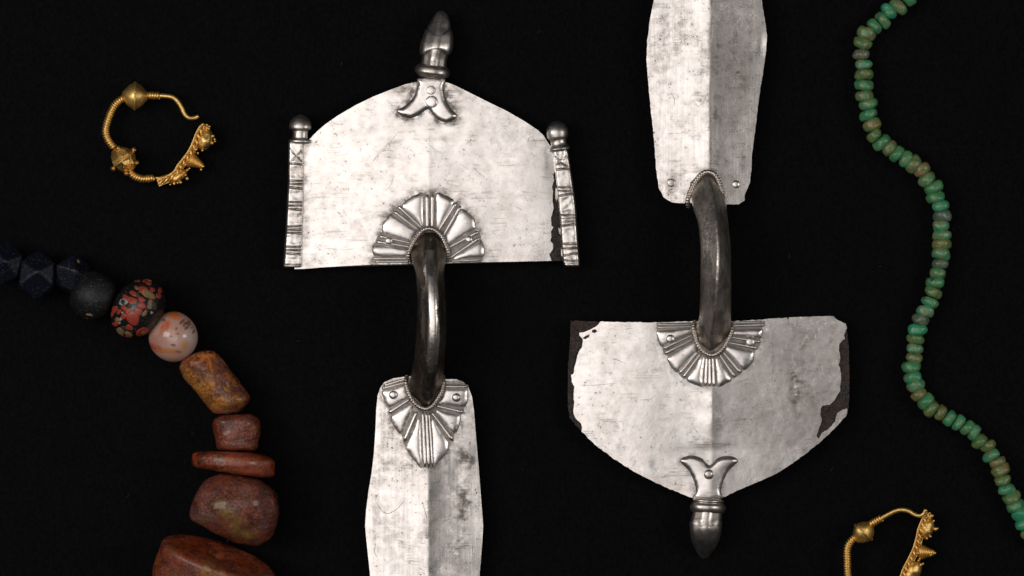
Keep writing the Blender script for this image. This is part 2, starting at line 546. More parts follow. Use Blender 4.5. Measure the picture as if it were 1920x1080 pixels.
def side_bar(left, right, grooves, crosses, y0, y1, z0, parent, rough_seed):
    ly, lx = [p[1] for p in left], [p[0] for p in left]
    ry, rx = [p[1] for p in right], [p[0] for p in right]
    nu = 22; ys = np.arange(y0, y1 + 0.1, 1.3)
    V, F, T = [], [], []
    for y in ys:
        e = min((y - y0), (y1 - y)); ed = min(1, max(0, e / 4.0)); edge = math.sqrt(max(0, 1 - (1 - ed) ** 2))
        xl = np.interp(y, ly, lx); xr = np.interp(y, ry, rx)
        nd = min(abs(y - g[0]) for g in grooves)
        for i in range(nu + 1):
            u = -1 + 2 * i / nu
            x = xl + (xr - xl) * (u + 1) / 2
            if edge < 1: x = x + (1 - edge) * 3 * (-u)
            z = z0 + 11 * (1 - abs(u) ** 14.0) - 1.2 * u * u - 1.3 * sm(3, 12, np.array(nd)) * (1 - u * u) * 0.9
            g = 0
            for (gy, sl, st, wd) in grooves:
                if abs(u) < 0.93:
                    g = max(g, st * math.exp(-((y - gy - sl * u * 15) / (0.8 * wd)) ** 2) * min(1, (0.93 - abs(u)) / 0.12))
            for (ax, ay, bx, by) in crosses:
                d = float(seg_dist(np.array([x]), np.array([y]), [(ax, ay), (bx, by)], False)[0])
                g = max(g, 0.75 * math.exp(-(d / 1.5) ** 2))
            z -= 1.5 * g
            z -= (1 - edge) * 8
            z += 0.8 * noise.noise(Vector((x / 9, y / 9, rough_seed)))
            V.append((x, y, z)); T.append(0.8 * g + 0.12 * max(0, 1 - nd / 5))
    m = nu + 1
    for j in range(len(ys) - 1):
        for i in range(nu):
            F.append([j * m + i, (j + 1) * m + i, (j + 1) * m + i + 1, j * m + i + 1])
    loop = [i for i in range(m)] + [j * m + nu for j in range(1, len(ys))] + [(len(ys) - 1) * m + i for i in range(nu - 1, -1, -1)] + [j * m for j in range(len(ys) - 2, 0, -1)]
    b = len(V)
    V += [(V[i][0], V[i][1], z0 - 14) for i in loop]; T += [0.2] * len(loop)
    n = len(loop)
    for i in range(n):
        j = (i + 1) % n
        F.append([loop[i], loop[j], b + j, b + i])
    F.append([b + i for i in range(n)])
    return recalc(build("side_bar", V, F, M_bar, parent, True, {"tarnish_tone": T}))

def knob(name, p0, p1, prof, mat, parent, sq2=0.9):
    a = np.array(p1, float) - np.array(p0, float)
    pr = smooth_poly(prof, 1.2, False)
    pr = [(t, max(0.3, r)) for t, r in pr]
    V, F = axis_lathe(p0, a, pr, 36, sq2=sq2)
    return recalc(build(name, V, F, mat, parent, True))

def finial_body(rows, flip, zc, mat, parent, y_collar, y_tip, step=0.11):
    """rows: (y, xl, xr); flip = -1 when the tip points up the picture, +1 when down"""
    st = smooth_poly(rows, 1.6, False); n = 44
    V, F, T = [], [], []
    for (y, xl, xr) in st:
        c = (xl + xr) / 2; hw = max(0.6, (xr - xl) / 2)
        s = (y - rows[0][0]) * flip
        for k in range(n):
            ph = 2 * math.pi * k / n
            sn, cs = math.sin(ph), math.cos(ph)
            a = abs(sn) if cs > 0 else 1
            yb = y_collar + (-flip) * 12 * min(1, max(0, a - 0.22) * 1.5)
            yt = y_tip + flip * (12) * (-1) * min(1, max(0, a - 0.25) * 1.4) * -1
            sc = 1.0; tn = 0
            db = (y - yb) * flip     # >0 beyond the collar
            gate = float(sm(0.16, 0.42, np.array(a)))
            sc -= step * (1 - float(sm(-1.2, 1.2, np.array(db)))) * (0.35 + 0.65 * gate)
            tn += 0.75 * math.exp(-(db + 0.5) ** 2 / 4.0) * gate
            dt = (y - yt) * flip
            sc -= 0.035 * float(sm(-1.2, 1.2, np.array(dt))) * (0.3 + 0.7 * gate)
            tn += 0.7 * math.exp(-(dt - 0.5) ** 2 / 4.0) * gate
            v = cs * (1 if cs < 0 else 1.0)
            hh = hw * 0.92
            x = c + hw * sn * sc; z = zc(y) + hh * v * sc
            # two cut facets beside a flat front strip
            if cs > 0 and db >= 0:
                z = zc(y) + hh * sc * (min(cs, 1.10 - 0.62 * abs(sn)) if abs(sn) > 0.16 else 1.0)
            if cs > 0 and db < 0:
                z = zc(y) + hh * sc * (min(cs, 1.18 - 0.75 * abs(sn)) if abs(sn) > 0.24 else 1.0)
            V.append((x, y, z)); T.append(min(1, tn))
    m = len(st)
    for i in range(m - 1):
        for k in range(n):
            k2 = (k + 1) % n
            F.append([i * n + k, (i + 1) * n + k, (i + 1) * n + k2, i * n + k2])
    F.append(list(range(n))); F.append([(m - 1) * n + k for k in range(n)][::-1])
    return recalc(build("finial", V, F, mat, parent, True, {"tarnish_tone": T}))

def scratches(lines, zf, parent, w=0.9):
    V, F = [], []
    for ln in lines:
        pts = smooth_poly(ln, 3.0, False); m = len(pts); b = len(V)
        for i, p in enumerate(pts):
            q = np.array(pts[min(i + 1, m - 1)]) - np.array(pts[max(i - 1, 0)]); q = q / (np.linalg.norm(q) + 1e-9)
            nrm = np.array([-q[1], q[0]]); e = min(i, m - 1 - i); ww = w * min(1, 0.35 + e / 4) * (0.7 + 0.6 * random.random())
            for k, dz in ((-1, -0.5), (0, 0.35), (1, -0.5)):
                a = np.array(p) + nrm * k * ww
                z = float(zf(np.array([a[0]]), np.array([a[1]]))[0])
                V.append((a[0], a[1], z + dz))
        for i in range(m - 1):
            for k in (0, 1):
                F.append([b + i * 3 + k, b + i * 3 + k + 1, b + (i + 1) * 3 + k + 1, b + (i + 1) * 3 + k])
    o = recalc(build("scratch", V, F, M_scr, parent, True)); o["kind"] = "stuff"; return o

def under_fittings(parent, xc, ya, yb, z):
    """pin with its spring under the plates: what the brooch rests on"""
    coil = []
    for i in range(0, 260):
        a = i / 260 * 13 * 2 * math.pi
        coil.append((xc - 90 + 180 * i / 260, ya + 9 * math.cos(a), 13 + 9 * math.sin(a)))
    v = merge(tube(coil, 2.6, 6), tube([(xc, ya, 18), (xc, (ya + yb) / 2, 10), (xc, yb, 6)], 3.0, 8))
    recalc(build("pin", v[0], v[1], M_knob, parent))
    k = 1 if yb > ya else -1
    V = [(xc - 8, yb - k * 40, 2), (xc + 8, yb - k * 40, 2), (xc + 8, yb + k * 40, 2), (xc - 8, yb + k * 40, 2), (xc - 8, yb - k * 40, z), (xc + 8, yb - k * 40, z), (xc + 8, yb + k * 40, z), (xc - 8, yb + k * 40, z)]
    recalc(build("catch_plate", V, [[0, 1, 2, 3], [4, 5, 6, 7], [0, 1, 5, 4], [1, 2, 6, 5], [2, 3, 7, 6], [3, 0, 4, 7]], M_knob, parent, False))

def palmette(parent, petals, ribs, base_outline, zf, h=2.6, w=3.0, label=None):
    b = sheet("palmette", resample(base_outline, 4), lambda x, y: zf(x, y) + 1.2, 4, 3, M_ground, parent, label=label)
    for o in petals:
        pillow("petal", o, lambda x, y: zf(x, y) + 0.4, h, w, M_relief, b, crown=1.6, tarn=0.5, grow=0.9)
    for (p0, p1, r0, r1) in ribs:
        rib(p0, p1, r0 * 0.78, r1 * 0.80, zf, M_relief, b, lift=2.8)
    return b

# ================================================================== BROOCH ONE (side bars, fan plate up)
GRP = "silver bow brooches"
br1 = thing("silver_brooch", "large silver brooch, fan plate upward, with a knobbed ribbed bar along each side", "brooch", 802, 500, GRP)
Z1 = 36.0
def z_head1(x, y):
    d = (x - 803)
    return Z1 - 7.0 * (d / 250) ** 2 - 2.5 * np.clip((330 - y) / 170, 0, 1) ** 2 + 1.1 * np.exp(-np.abs(d) / 16) * sm(215, 250, y) + 1.8 * np.array(wav(x, y, 95, 1, 1.3)) + 0.28 * np.array(wav(x, y, 34, 1, 4.1))
head1_arc = [(583, 258), (596, 245), (610, 233), (633, 217), (667, 197), (700, 181), (733, 168), (760, 158), (783, 153), (812, 151), (840, 155), (853, 160), (883, 175), (917, 192), (950, 208), (983, 227), (1010, 245), (1020, 255)]
head1_full = [(550, 503), (556, 420), (560, 340), (562, 275), (572, 268)] + head1_arc + [(1024, 266), (1034, 300), (1046, 350), (1054, 420), (1064, 488), (1052, 489)]
head1_silver = [(552, 504.5), (558, 420), (562, 340), (564, 277), (575, 267)] + head1_arc + [(1024, 262), (1032, 274), (1037, 288), (1040, 304), (1042, 318), (1037, 328), (1039, 338), (1035, 350), (1037, 359), (1036, 375), (1038, 391), (1033, 409), (1034, 423), (1038, 426), (1033, 434), (1034, 445), (1032, 451), (1037, 458), (1037, 467), (1030, 477), (1034, 489), (970, 490.5), (905, 491.5), (833, 493.5), (767, 495), (700, 496), (650, 498.5), (600, 501.5), (585, 503), (570, 504)]
pal1_base = [(699, 490), (699, 483), (705, 478), (700, 470), (702, 462), (704, 452), (708, 442), (719, 438), (717, 425), (724, 410), (737, 402), (738, 395), (746, 386), (754, 388), (762, 377), (775, 368), (795, 364), (818, 364), (833, 366), (845, 373), (852, 380), (857, 379), (865, 386), (865, 394), (878, 399), (889, 411), (892, 424), (889, 431), (899, 434), (902, 445), (900, 452), (908, 464), (907, 475), (903, 487), (903, 491), (840, 492), (770, 494)]
fleur1 = [(785, 146), (784, 156), (781, 166), (777, 178), (770, 188), (762, 196), (753, 202), (744, 206), (747, 213), (757, 219), (772, 221), (786, 215), (802, 205), (811, 214), (821, 224), (836, 229.5), (849, 226), (858, 217), (853, 211), (845, 203), (838, 191), (834, 178), (832, 165), (832, 146)]
def tarn_head1(x, y):
    t = 0.75 * np.exp(-(seg_dist(x, y, pal1_base) / 9) ** 1.3)
    df = seg_dist(x, y, fleur1)
    t += 1.0 * np.exp(-(df / 9) ** 1.8)
    t += gauss(x, y, [(758, 165, 22, 14, 0.55), (853, 178, 16, 18, 0.55), (690, 238, 16, 9, 0.22), (663, 246, 8, 7, 0.25), (832, 262, 14, 9, 0.3), (800, 358, 40, 9, 0.22), (1003, 250, 14, 26, 0.25), (590, 490, 14, 16, 0.35), (573, 320, 5, 60, 0.35), (573, 440, 6, 60, 0.4), (690, 333, 40, 10, 0.16), (695, 420, 50, 30, 0.14), (610, 380, 50, 80, 0.10), (1025, 300, 7, 40, 0.4), (760, 330, 18, 6, 0.2)])
    return t
sheet("core_plate", resample(head1_full, 6), lambda x, y: z_head1(x, y) - 3.2 + 2.0 * wav(x, y, 12, 1, 3) + 1.0 * wav(x, y, 6, 1, 5), 4, 4, M_core, br1, label="dark bare metal core showing along the right edge")
sheet("head_plate", resample(head1_silver, 3), z_head1, 3.4, 3.0, M_head1, br1, tarn=tarn_head1)
for o in ([(1042, 352), (1044, 354), (1045, 366), (1044, 377), (1041, 372), (1041, 360)], [(1047, 426), (1050, 430), (1051, 440), (1048, 437)], [(1052, 466), (1055, 472), (1055, 482), (1052, 478)]):
    sheet("silver_flake", resample(o, 2), lambda x, y: z_head1(x, y) - 1.0, 2, 1.5, M_bar, br1)
def zh1r(x, y): return z_head1(x, y)
petals1 = [
    [(705, 460), (699, 467), (701, 477), (709, 482), (735, 482), (764, 482), (766, 466), (750, 463), (734, 460)],
    [(737, 403), (726, 409), (718, 421), (717.5, 433), (723, 440), (745, 447), (771, 454), (779, 440), (785, 433), (765, 420)],
    [(754, 388), (761, 378), (773, 369), (784, 365), (793, 364), (793.5, 395), (793, 427), (780, 414), (766, 401)],
    [(818, 364), (832, 366), (843, 371), (851, 380), (838, 405), (821, 432), (818, 427), (818, 395)],
    [(864, 394), (878, 400), (888, 411), (891, 422), (888.5, 431), (864, 446), (840, 461), (832, 449), (848, 422)],
    [(899, 452), (906, 461), (908.5, 470), (903.5, 482), (875, 485), (845, 488), (870, 469)]]
ribs1 = [((771, 456), (710, 442.5), 3.0, 4.4), ((770, 463), (705, 453), 3.0, 4.4), ((786, 432), (738, 396), 2.6, 4.4), ((791.5, 428), (746, 386), 2.6, 4.4),
         ((801, 427), (800, 364.5), 3.6, 4.8), ((810, 427), (810.5, 364.5), 3.2, 4.4), ((821, 434), (856, 379.5), 2.6, 4.6), ((830, 444), (864, 386), 2.8, 4.6),
         ((840, 465), (898, 434), 3.2, 4.8), ((843, 484), (901, 445), 3.0, 4.6), ((764, 485), (699, 485), 2.6, 2.8), ((768, 491), (702, 491), 2.4, 2.6), ((845, 490), (903, 487), 1.8, 2.6)]
palmette(br1, petals1, ribs1, pal1_base, zh1r)
rivet(729, 451.5, 7.6, Z1 + 5, 5, M_relief, br1); rivet(879.5, 449, 7.2, Z1 + 5, 5, M_relief, br1)
# finial
pillow("fleur", fleur1, lambda x, y: z_head1(x, y) + 0.3, 4.6, 3.0, M_relief, br1, crown=1.0, tarn=0.9)
rivet(809.5, 190.5, 11.5, Z1 + 6.0, 2.4, M_relief, br1); rivet(808, 169, 8.5, Z1 + 4.5, 1.6, M_relief, br1)
zc1 = lambda y: 32 - 6 * max(0, (90 - y) / 70)
fin1 = finial_body([(128, 787, 840), (121, 786, 840), (113, 787.5, 840.5), (106, 788, 843), (95, 787, 848), (85, 788, 850), (74, 791, 850), (63, 795, 849), (52.6, 800, 846), (42, 806, 844.5), (31, 813, 841), (24, 818, 836), (20, 824, 830)], -1, zc1, M_knob, br1, 91, 66)
knob("flange", (809, 146, 34), (812.5, 122, 33), [(0, 24), (2, 25), (5, 30), (8, 32.5), (12, 33), (17, 32), (21, 29), (24, 25)], M_knob, fin1, 0.85)
# side bars with their knobs
gl = [(307, 0.10, 1.0, 1.6), (339, 0, 0.9, 1.6), (345, 0, 0.9, 1.6), (352.5, 0.1, 1.0, 2.0), (379, 0, 1, 1.6), (385.5, 0, 0.9, 1.6), (392.5, 0.05, 0.8, 1.8), (424.5, -0.05, 1, 1.6), (430.5, 0, 0.9, 1.6), (437, 0.07, 1, 1.8), (463, 0, 0.9, 1.6), (469, 0, 1, 1.8), (476, 0.05, 0.9, 1.6), (496.5, 0, 0.9, 1.6)]
barL = side_bar([(541, 262), (540, 340), (537, 400), (534, 450), (531, 497), (531, 505)], [(569, 262), (570, 350), (568, 430), (566, 505)], gl, [(543, 279, 566, 301), (546, 302, 566, 284)], 265, 502, Z1 - 6, br1, 2.0)
gr = [(317, -0.12, 1.0, 1.6), (351, 0, 0.9, 1.5), (358, -0.05, 0.9, 1.5), (365, -0.2, 1, 1.7), (403.5, 0, 0.9, 1.6), (410, -0.15, 0.7, 1.5), (415, 0, 0.8, 1.4), (422, -0.2, 0.9, 1.6), (457, 0, 0.9, 1.6), (466, -0.1, 0.9, 1.8), (477, -0.2, 1, 1.6), (489, 0, 0.8, 1.6), (494.5, 0, 0.7, 1.4)]
barR = side_bar([(1037, 280), (1041, 330), (1045, 370), (1049, 410), (1052, 450), (1055, 490), (1058, 500)], [(1065, 280), (1071, 320), (1077, 360), (1081, 400), (1084, 450), (1087, 490), (1087, 500)], gr, [(1040, 294, 1066, 312), (1041, 309, 1064, 293), (1057, 284, 1055, 297)], 280, 500, Z1 - 6, br1, 5.0)
knob("knob", (562.5, 270, 30), (564, 215, 30), [(0, 14), (2.5, 20.5), (5.5, 21.5), (8, 20.5), (10, 15.5), (16, 14.6), (22, 15), (26, 16), (27.5, 20), (31, 21.3), (36, 21), (42, 18.8), (48, 14.5), (52, 9.5), (54.5, 3.5), (55, 0.4)], M_knob, barL)
knob("knob", (1049.5, 284, 30), (1041.5, 227, 29), [(0, 14), (3, 19.5), (6, 20), (9, 17.5), (12, 15.5), (17, 15), (22, 16), (26, 19), (31, 20.3), (37, 20.8), (43, 19.5), (49, 16), (54, 10), (57, 3.5), (57.5, 0.4)], M_knob, barR)
# bow
bow([(432, 778, 836, 30), (436, 776, 838, 38), (440, 774, 840, 45), (447, 771, 841, 54), (457, 769, 841, 63), (470, 769, 840, 76), (490, 773, 836, 96), (515, 779, 833, 115), (560, 782, 836, 130), (600, 781.5, 837, 132), (640, 779.5, 836, 126), (680, 775, 833.5, 109), (705, 770, 832, 92), (724, 767, 832, 76), (738, 767, 831, 62), (749, 769, 830, 53), (757, 771, 829, 45), (762, 772, 828, 38), (766, 774, 827, 30)],
    M_bow1, br1, [(428, 806), (520, 811), (600, 815), (660, 813), (720, 806), (770, 801)],
    tarn=lambda x, y: 1.3 * float(sm(3, 9, np.array(abs(x - np.interp(y, [430, 520, 600, 680, 770], [809, 806, 807, 809, 803])) - np.interp(y, [440, 500, 560, 640, 690], [0, 5, 9, 10, 2])))) + (0.8 if y > 700 or y < 470 else 0))  # bare strip paints the ridge highlight into the colour, amid real patina
rope([(769, 494, 36), (766, 477, 46), (773, 457, 48), (785, 439, 48), (794, 431, 47), (805, 428.5, 47), (816, 432, 47), (827, 442, 48), (835, 457, 48), (840, 473, 46), (838, 490, 36)], 4.6, M_rope, br1)
# foot
ZF = 34.0
def ridge_z(x, xr, top, w): 
    return top * np.exp(-np.sqrt((x - xr) ** 2 + 5.0) / w)
def z_foot1(x, y):
    k = sm(800, 900, y)
    return ZF + ridge_z(x, 802 + 2.5 * wav(x * 0, y, 45, 1, 2), 6.0, 27) * (0.25 + 0.75 * k) - 3.0 * ((x - 800) / 100) ** 2 + 1.4 * wav(x, y, 75, 1, 8.2) + 0.3 * wav(x, y, 28, 1, 3.1)
foot1_ol = [(761, 706), (737, 709.5), (720, 717), (713, 727), (708, 742), (705.5, 768), (704, 805), (701, 850), (696.5, 888), (691, 921), (686.5, 956), (684.5, 987), (687, 1013), (691, 1050), (694, 1080), (700, 1150), (707, 1230), (716, 1300), (740, 1335), (797, 1348), (850, 1335), (880, 1300), (888, 1230), (894, 1150), (899, 1080), (904, 1021), (906, 987), (904.5, 965), (901, 921), (896, 858), (892.5, 820), (889, 773), (885, 744), (878, 725), (868.5, 716), (855.5, 711), (836, 711), (815, 706), (790, 705)]
pal2_base = [(716, 724), (760, 708), (835, 714), (878, 722), (877, 750), (869, 765), (871, 774), (862, 780), (863, 796), (856, 808), (850, 814), (851, 827), (842, 834), (838, 850), (826, 864), (812, 876), (793, 877), (776, 864), (764, 848), (756, 828), (753, 815), (740, 804), (733, 790), (735, 779), (728, 777), (729, 766), (719, 750)]
def tarn_foot1(x, y):
    t = 0.5 * np.exp(-(seg_dist(x, y, pal2_base) / 9) ** 1.3)
    t += gauss(x, y, [(880, 862, 14, 12, 0.7), (866, 845, 14, 25, 0.35), (872, 945, 14, 30, 0.6), (868, 975, 8, 20, 0.5), (806, 1006, 10, 12, 0.75), (798, 985, 5, 20, 0.3), (760, 870, 25, 30, 0.2), (720, 800, 10, 50, 0.3), (722, 870, 20, 25, 0.3), (703, 960, 6, 60, 0.25), (850, 1020, 30, 40, 0.25), (885, 780, 10, 40, 0.25), (735, 1010, 25, 40, 0.15), (825, 930, 22, 90, 0.22), (860, 900, 25, 60, 0.25)])
    return t
sheet("foot_plate", resample(foot1_ol, 3), z_foot1, 3.4, 6.0, M_foot, br1, tarn=tarn_foot1)
petals2 = [
    [(718, 733), (719.5, 746), (724, 757), (731.5, 765), (750, 756), (767, 746), (763, 733), (759, 721.5), (738, 727)],
    [(736, 779), (735, 790), (741, 803), (754, 813), (765, 788), (776, 763), (770, 757), (752, 767)],
    [(762, 836), (767, 849), (778, 864), (791, 875), (790, 830), (787, 777), (776, 805)],
    [(813, 871), (828, 860), (838, 847), (841, 833), (837, 823), (822, 801), (808, 779), (811, 825)],
    [(848, 812), (857, 807), (862, 794), (863, 783), (861, 777), (838, 773), (816, 768), (830, 790)],
    [(867.5, 764), (876, 753), (877, 735), (874, 729), (853, 729.5), (832.5, 730), (828, 744), (821, 757), (844, 761)]]
ribs2 = [((768, 749), (729, 774), 3.0, 4.6), ((781, 773), (758, 827), 3.0, 6.2), ((792, 772), (797, 876), 2.8, 4.0), ((799, 773), (804, 876), 2.6, 4.2), ((804.5, 774), (811, 875), 1.8, 2.6),
         ((810, 774), (849, 826), 3.0, 5.4), ((818, 761), (869, 773), 3.0, 5.0), ((759, 711), (720, 723), 3.0, 3.4), ((760, 717), (716, 729), 2.6, 3.4), ((834, 725), (876, 725), 3.0, 4.0), ((835, 718), (868, 718), 2.4, 2.6)]
palmette(br1, petals2, ribs2, pal2_base, z_foot1, h=2.6, w=3.0)
rivet(737.5, 740.5, 8.2, ZF + 8, 5, M_relief, br1); rivet(855.5, 745.5, 8.4, ZF + 7, 6.5, M_relief, br1)
rope([(763, 704, 34), (761, 718, 44), (765, 734, 47), (772, 749, 47), (781.5, 760, 46), (792.5, 766, 45), (802, 766.5, 45), (811, 761, 46), (820, 749, 47), (828, 734, 47), (831.5, 718, 44), (830.5, 706, 34)], 4.4, M_rope, br1)
scratches([[(704, 939), (714, 955), (726, 963), (742, 956), (759, 939)], [(716, 958), (727, 963), (738, 958)], [(866, 1022), (886, 1024)], [(887, 1024), (886, 1034), (889, 1042)], [(830, 977), (845, 973), (850, 970)], [(791, 940), (797, 958), (801, 975)], [(705, 1020), (702, 1034), (710, 1050)], [(880, 1055), (888, 1056)]], z_foot1, br1, 0.9)
scratches([[(695, 308), (712, 285), (735, 262), (745, 250)], [(700, 302), (722, 278), (730, 268)], [(800, 268), (812, 278), (828, 288)], [(722, 358), (733, 346), (737, 333)], [(860, 305), (875, 315), (880, 318)], [(924, 353), (928, 347)], [(815, 343), (819, 344)], [(885, 313), (905, 330)]], z_head1, br1, 0.55)
under_fittings(br1, 806, 330, 960, 30)

# ================================================================== BROOCH TWO (fan plate down, bare edges)
br2 = thing("silver_brooch", "large silver brooch, plain fan plate downward, dark bare patches along both chipped edges", "brooch", 1330, 560, GRP)
Z2 = 36.0
def z_head2(x, y):
    d = (x - 1335)
    r = sm(1400, 1560, x)
    return Z2 - 6.0 * (d / 250) ** 2 - 2.0 * np.clip((y - 740) / 180, 0, 1) ** 2 + 3.0 * np.exp(-np.abs(d) / 18) * sm(710, 740, y) * (1 - 0.6 * sm(780, 830, y)) + 1.8 * wav(x, y, 105, 1, 6.3) + 0.28 * wav(x, y, 30, 1, 2.1) + (0.25 + 0.75 * r) * 0.26 * wav(x, y, 11, 1, 9.1) - 0.5 * np.exp(-((x - 1485 - (y - 690) * 0.1) / 5) ** 2) * sm(640, 690, y) * (1 - sm(745, 790, y)) \
        - 3.0 * np.exp(-((x - 1330) / 60) ** 2 - ((y - 846) / 12) ** 2) * 0.6
head2_top = [(1070, 601), (1125, 603), (1175, 604), (1226, 604.7), (1298, 602.5), (1374, 602.5), (1433, 599), (1475, 595.5), (1477.5, 601), (1479.5, 595), (1520, 593.5), (1562.5, 592.4), (1566, 597), (1569, 599), (1577, 603), (1586, 607)]
head2_low = [(1588, 777), (1575, 793), (1560, 808), (1543.6, 824), (1521.6, 842), (1500, 859), (1478, 874), (1454, 889), (1420, 904), (1387, 918), (1361, 931), (1330, 938), (1293, 932), (1247, 913), (1204, 892.5), (1180, 879), (1148, 858), (1115.5, 834), (1090, 808.7)]
head2_core = head2_top[:1] + head2_top[1:] + [(1589, 629), (1592, 654), (1592.4, 700), (1592.4, 733), (1591, 764)] + head2_low + [(1078, 796), (1068, 783.5), (1065, 765), (1064.5, 740), (1065, 686), (1069, 639)]
head2_silver = head2_top[1:] + [(1588, 616), (1582.5, 629), (1584, 636), (1580, 636.6), (1574, 645), (1573, 658), (1576, 669.5), (1573, 685), (1577, 699), (1577, 715), (1574.7, 733), (1564, 751), (1555, 759), (1541, 760), (1537.6, 774.6), (1541, 787.6), (1536, 803), (1530.6, 817.4), (1536, 822.6), (1541, 811), (1555, 803), (1565.6, 790), (1569.5, 774.6), (1580, 768), (1589, 765.5)] + head2_low + \
    [(1091.5, 801), (1088.5, 793), (1081, 786), (1075, 775.6), (1076.7, 755), (1075, 740), (1077, 725), (1072, 716), (1070.7, 703), (1075, 701.5), (1076.7, 691), (1081, 675), (1084, 661.5), (1091.5, 651), (1093, 636), (1087, 629), (1085.5, 624), (1094, 623), (1109, 617), (1121, 609.6)]
def ragged(pts, step, amp, seed):
    out = []
    for i, p in enumerate(resample(pts, step)):
        out.append((p[0] + amp * noise.noise(Vector((p[0] / 7, p[1] / 7, seed))), p[1] + amp * noise.noise(Vector((p[0] / 7, p[1] / 7, seed + 9)))))
    return out
pal3_base = [(1231, 606), (1231, 616), (1233, 630), (1237, 643), (1242, 652), (1244, 664), (1253, 668), (1254, 682), (1262, 693), (1272, 700), (1279, 709), (1288, 711), (1300, 720), (1318, 724.5), (1345, 724.5), (1362, 719), (1373, 710), (1379, 708), (1390, 700), (1393, 694), (1405, 688), (1413, 677), (1414, 660), (1421, 654), (1427, 641), (1425, 635), (1430, 625), (1428, 615), (1434, 610), (1434, 602), (1300, 604)]
fleur2 = [(1275, 865), (1283, 857), (1298, 854), (1315, 859), (1330.5, 872), (1346, 859), (1362, 855), (1377, 857), (1384.5, 864.5), (1377.5, 872), (1365.5, 884), (1356.5, 902), (1352, 920), (1352, 936), (1300.5, 937), (1305, 920), (1300.5, 901), (1291, 882)]
def tarn_head2(x, y):
    t = 0.35 * np.exp(-(seg_dist(x, y, pal3_base) / 9) ** 1.3) + 0.4 * np.exp(-(seg_dist(x, y, fleur2) / 8) ** 1.4)
    t += gauss(x, y, [(1335, 755, 8, 22, 0.45), (1490, 720, 9, 45, 0.28), (1455, 640, 25, 40, 0.22), (1500, 690, 60, 70, 0.34), (1520, 770, 45, 60, 0.34), (1440, 790, 60, 50, 0.26), (1410, 740, 40, 60, 0.18), (1505, 650, 8, 8, 0.3), (1147, 655, 25, 25, 0.16), (1335, 810, 6, 22, 0.25), (1223, 865, 5, 18, 0.35), (1160, 838, 6, 8, 0.35), (1330, 834, 45, 6, 0.2), (1550, 620, 25, 15, 0.15)])
    return t
sheet("core_plate", ragged(head2_core, 4, 1.0, 1.0), lambda x, y: z_head2(x, y) - 3.5 + 2.0 * wav(x, y, 13, 1, 3) + 1.2 * wav(x, y, 6, 1, 5), 3.5, 4, M_core, br2, label="dark brown bare core showing along the left and right edges")
sheet("head_plate", ragged(head2_silver, 3, 1.3, 4.0), z_head2, 3.2, 3.0, M_head2, br2, tarn=tarn_head2)
for o in ([(1110, 619), (1116, 617), (1120, 621), (1115, 625), (1110, 623)], [(1092, 634), (1099, 629), (1106, 627), (1103, 633), (1097, 636)]):
    sheet("bare_patch", ragged(o, 2, 0.8, 2), lambda x, y: z_head2(x, y) + 0.35, 2, 1, M_core, br2)
petals3 = [
    [(1234, 620), (1232.5, 630), (1236, 641), (1244, 650), (1272, 638), (1298, 626), (1297, 614), (1265, 617)],
    [(1254, 669), (1255, 681), (1261.5, 691), (1272, 697), (1292, 677), (1309, 657), (1303, 639), (1278, 653)],
    [(1289, 710), (1299, 719), (1308, 722), (1317, 723), (1319, 697), (1322, 669), (1315, 667), (1303, 688)],
    [(1346, 723), (1361, 718.5), (1371, 710), (1357, 688), (1345, 667), (1341, 669), (1343, 697)],
    [(1392, 693), (1404, 687), (1412, 676), (1413.5, 663), (1411, 658), (1385, 652), (1362, 647), (1357, 656), (1374, 674)],
    [(1424, 635), (1429.5, 624), (1427, 616), (1400, 617), (1375, 619), (1372.5, 630), (1400, 633)]]
ribs3 = [((1299, 628), (1243, 654), 2.6, 4.6), ((1300.5, 635.5), (1246, 663), 2.6, 4.4), ((1308, 660), (1274, 700.5), 2.4, 4.2), ((1313, 663.5), (1281, 708), 2.4, 4.2),
         ((1325, 670), (1322.5, 723.5), 2.6, 3.8), ((1330.5, 671), (1330.5, 724), 2.4, 3.6), ((1336.5, 670), (1338.5, 724), 2.6, 3.8), ((1349, 664.5), (1378, 707), 2.4, 4.4), ((1355, 659.5), (1389, 699), 2.6, 4.8),
         ((1365, 642), (1420, 653), 2.8, 4.6), ((1368, 632), (1426.5, 641), 2.6, 4.6), ((1296, 608), (1231, 608), 2.2, 3.4), ((1297, 612), (1232, 614.5), 1.8, 2.6), ((1374, 611), (1434, 609), 2.6, 4.0), ((1374, 605.5), (1434, 603.5), 2.2, 3.0)]
palmette(br2, petals3, ribs3, pal3_base, z_head2, h=2.8, w=3.0)
rivet(1257, 635.5, 8.4, Z2 + 6, 5, M_relief, br2); rivet(1407, 641.5, 8.2, Z2 + 7, 3, M_relief, br2)
pillow("fleur", fleur2, lambda x, y: z_head2(x, y) + 0.3, 5.0, 3.4, M_relief, br2, crown=1.2, tarn=0.9)
rivet(1329, 889.5, 9.6, Z2 + 6.5, 7, M_knob, br2)
zc2 = lambda y: 33 - 30 * max(0, (y - 990) / 57) ** 1.7
fin2 = finial_body([(955, 1298, 1355), (961, 1298, 1354.6), (970, 1295.5, 1354.5), (978, 1293, 1354), (992, 1293.5, 1353), (1003, 1295, 1351), (1014, 1297, 1348), (1024, 1301, 1343), (1034, 1306, 1336), (1042, 1311, 1330), (1047, 1316, 1325)], 1, zc2, M_knob, br2, 988, 1060, 0.035)
knob("flange", (1328, 935, 34), (1326.5, 963, 33), [(0, 24), (2, 29), (5, 30), (7, 28.5), (9, 29.5), (12, 32.5), (16, 33.5), (20, 33), (24, 31), (26.5, 27), (28, 26)], M_knob, fin2, 0.85)
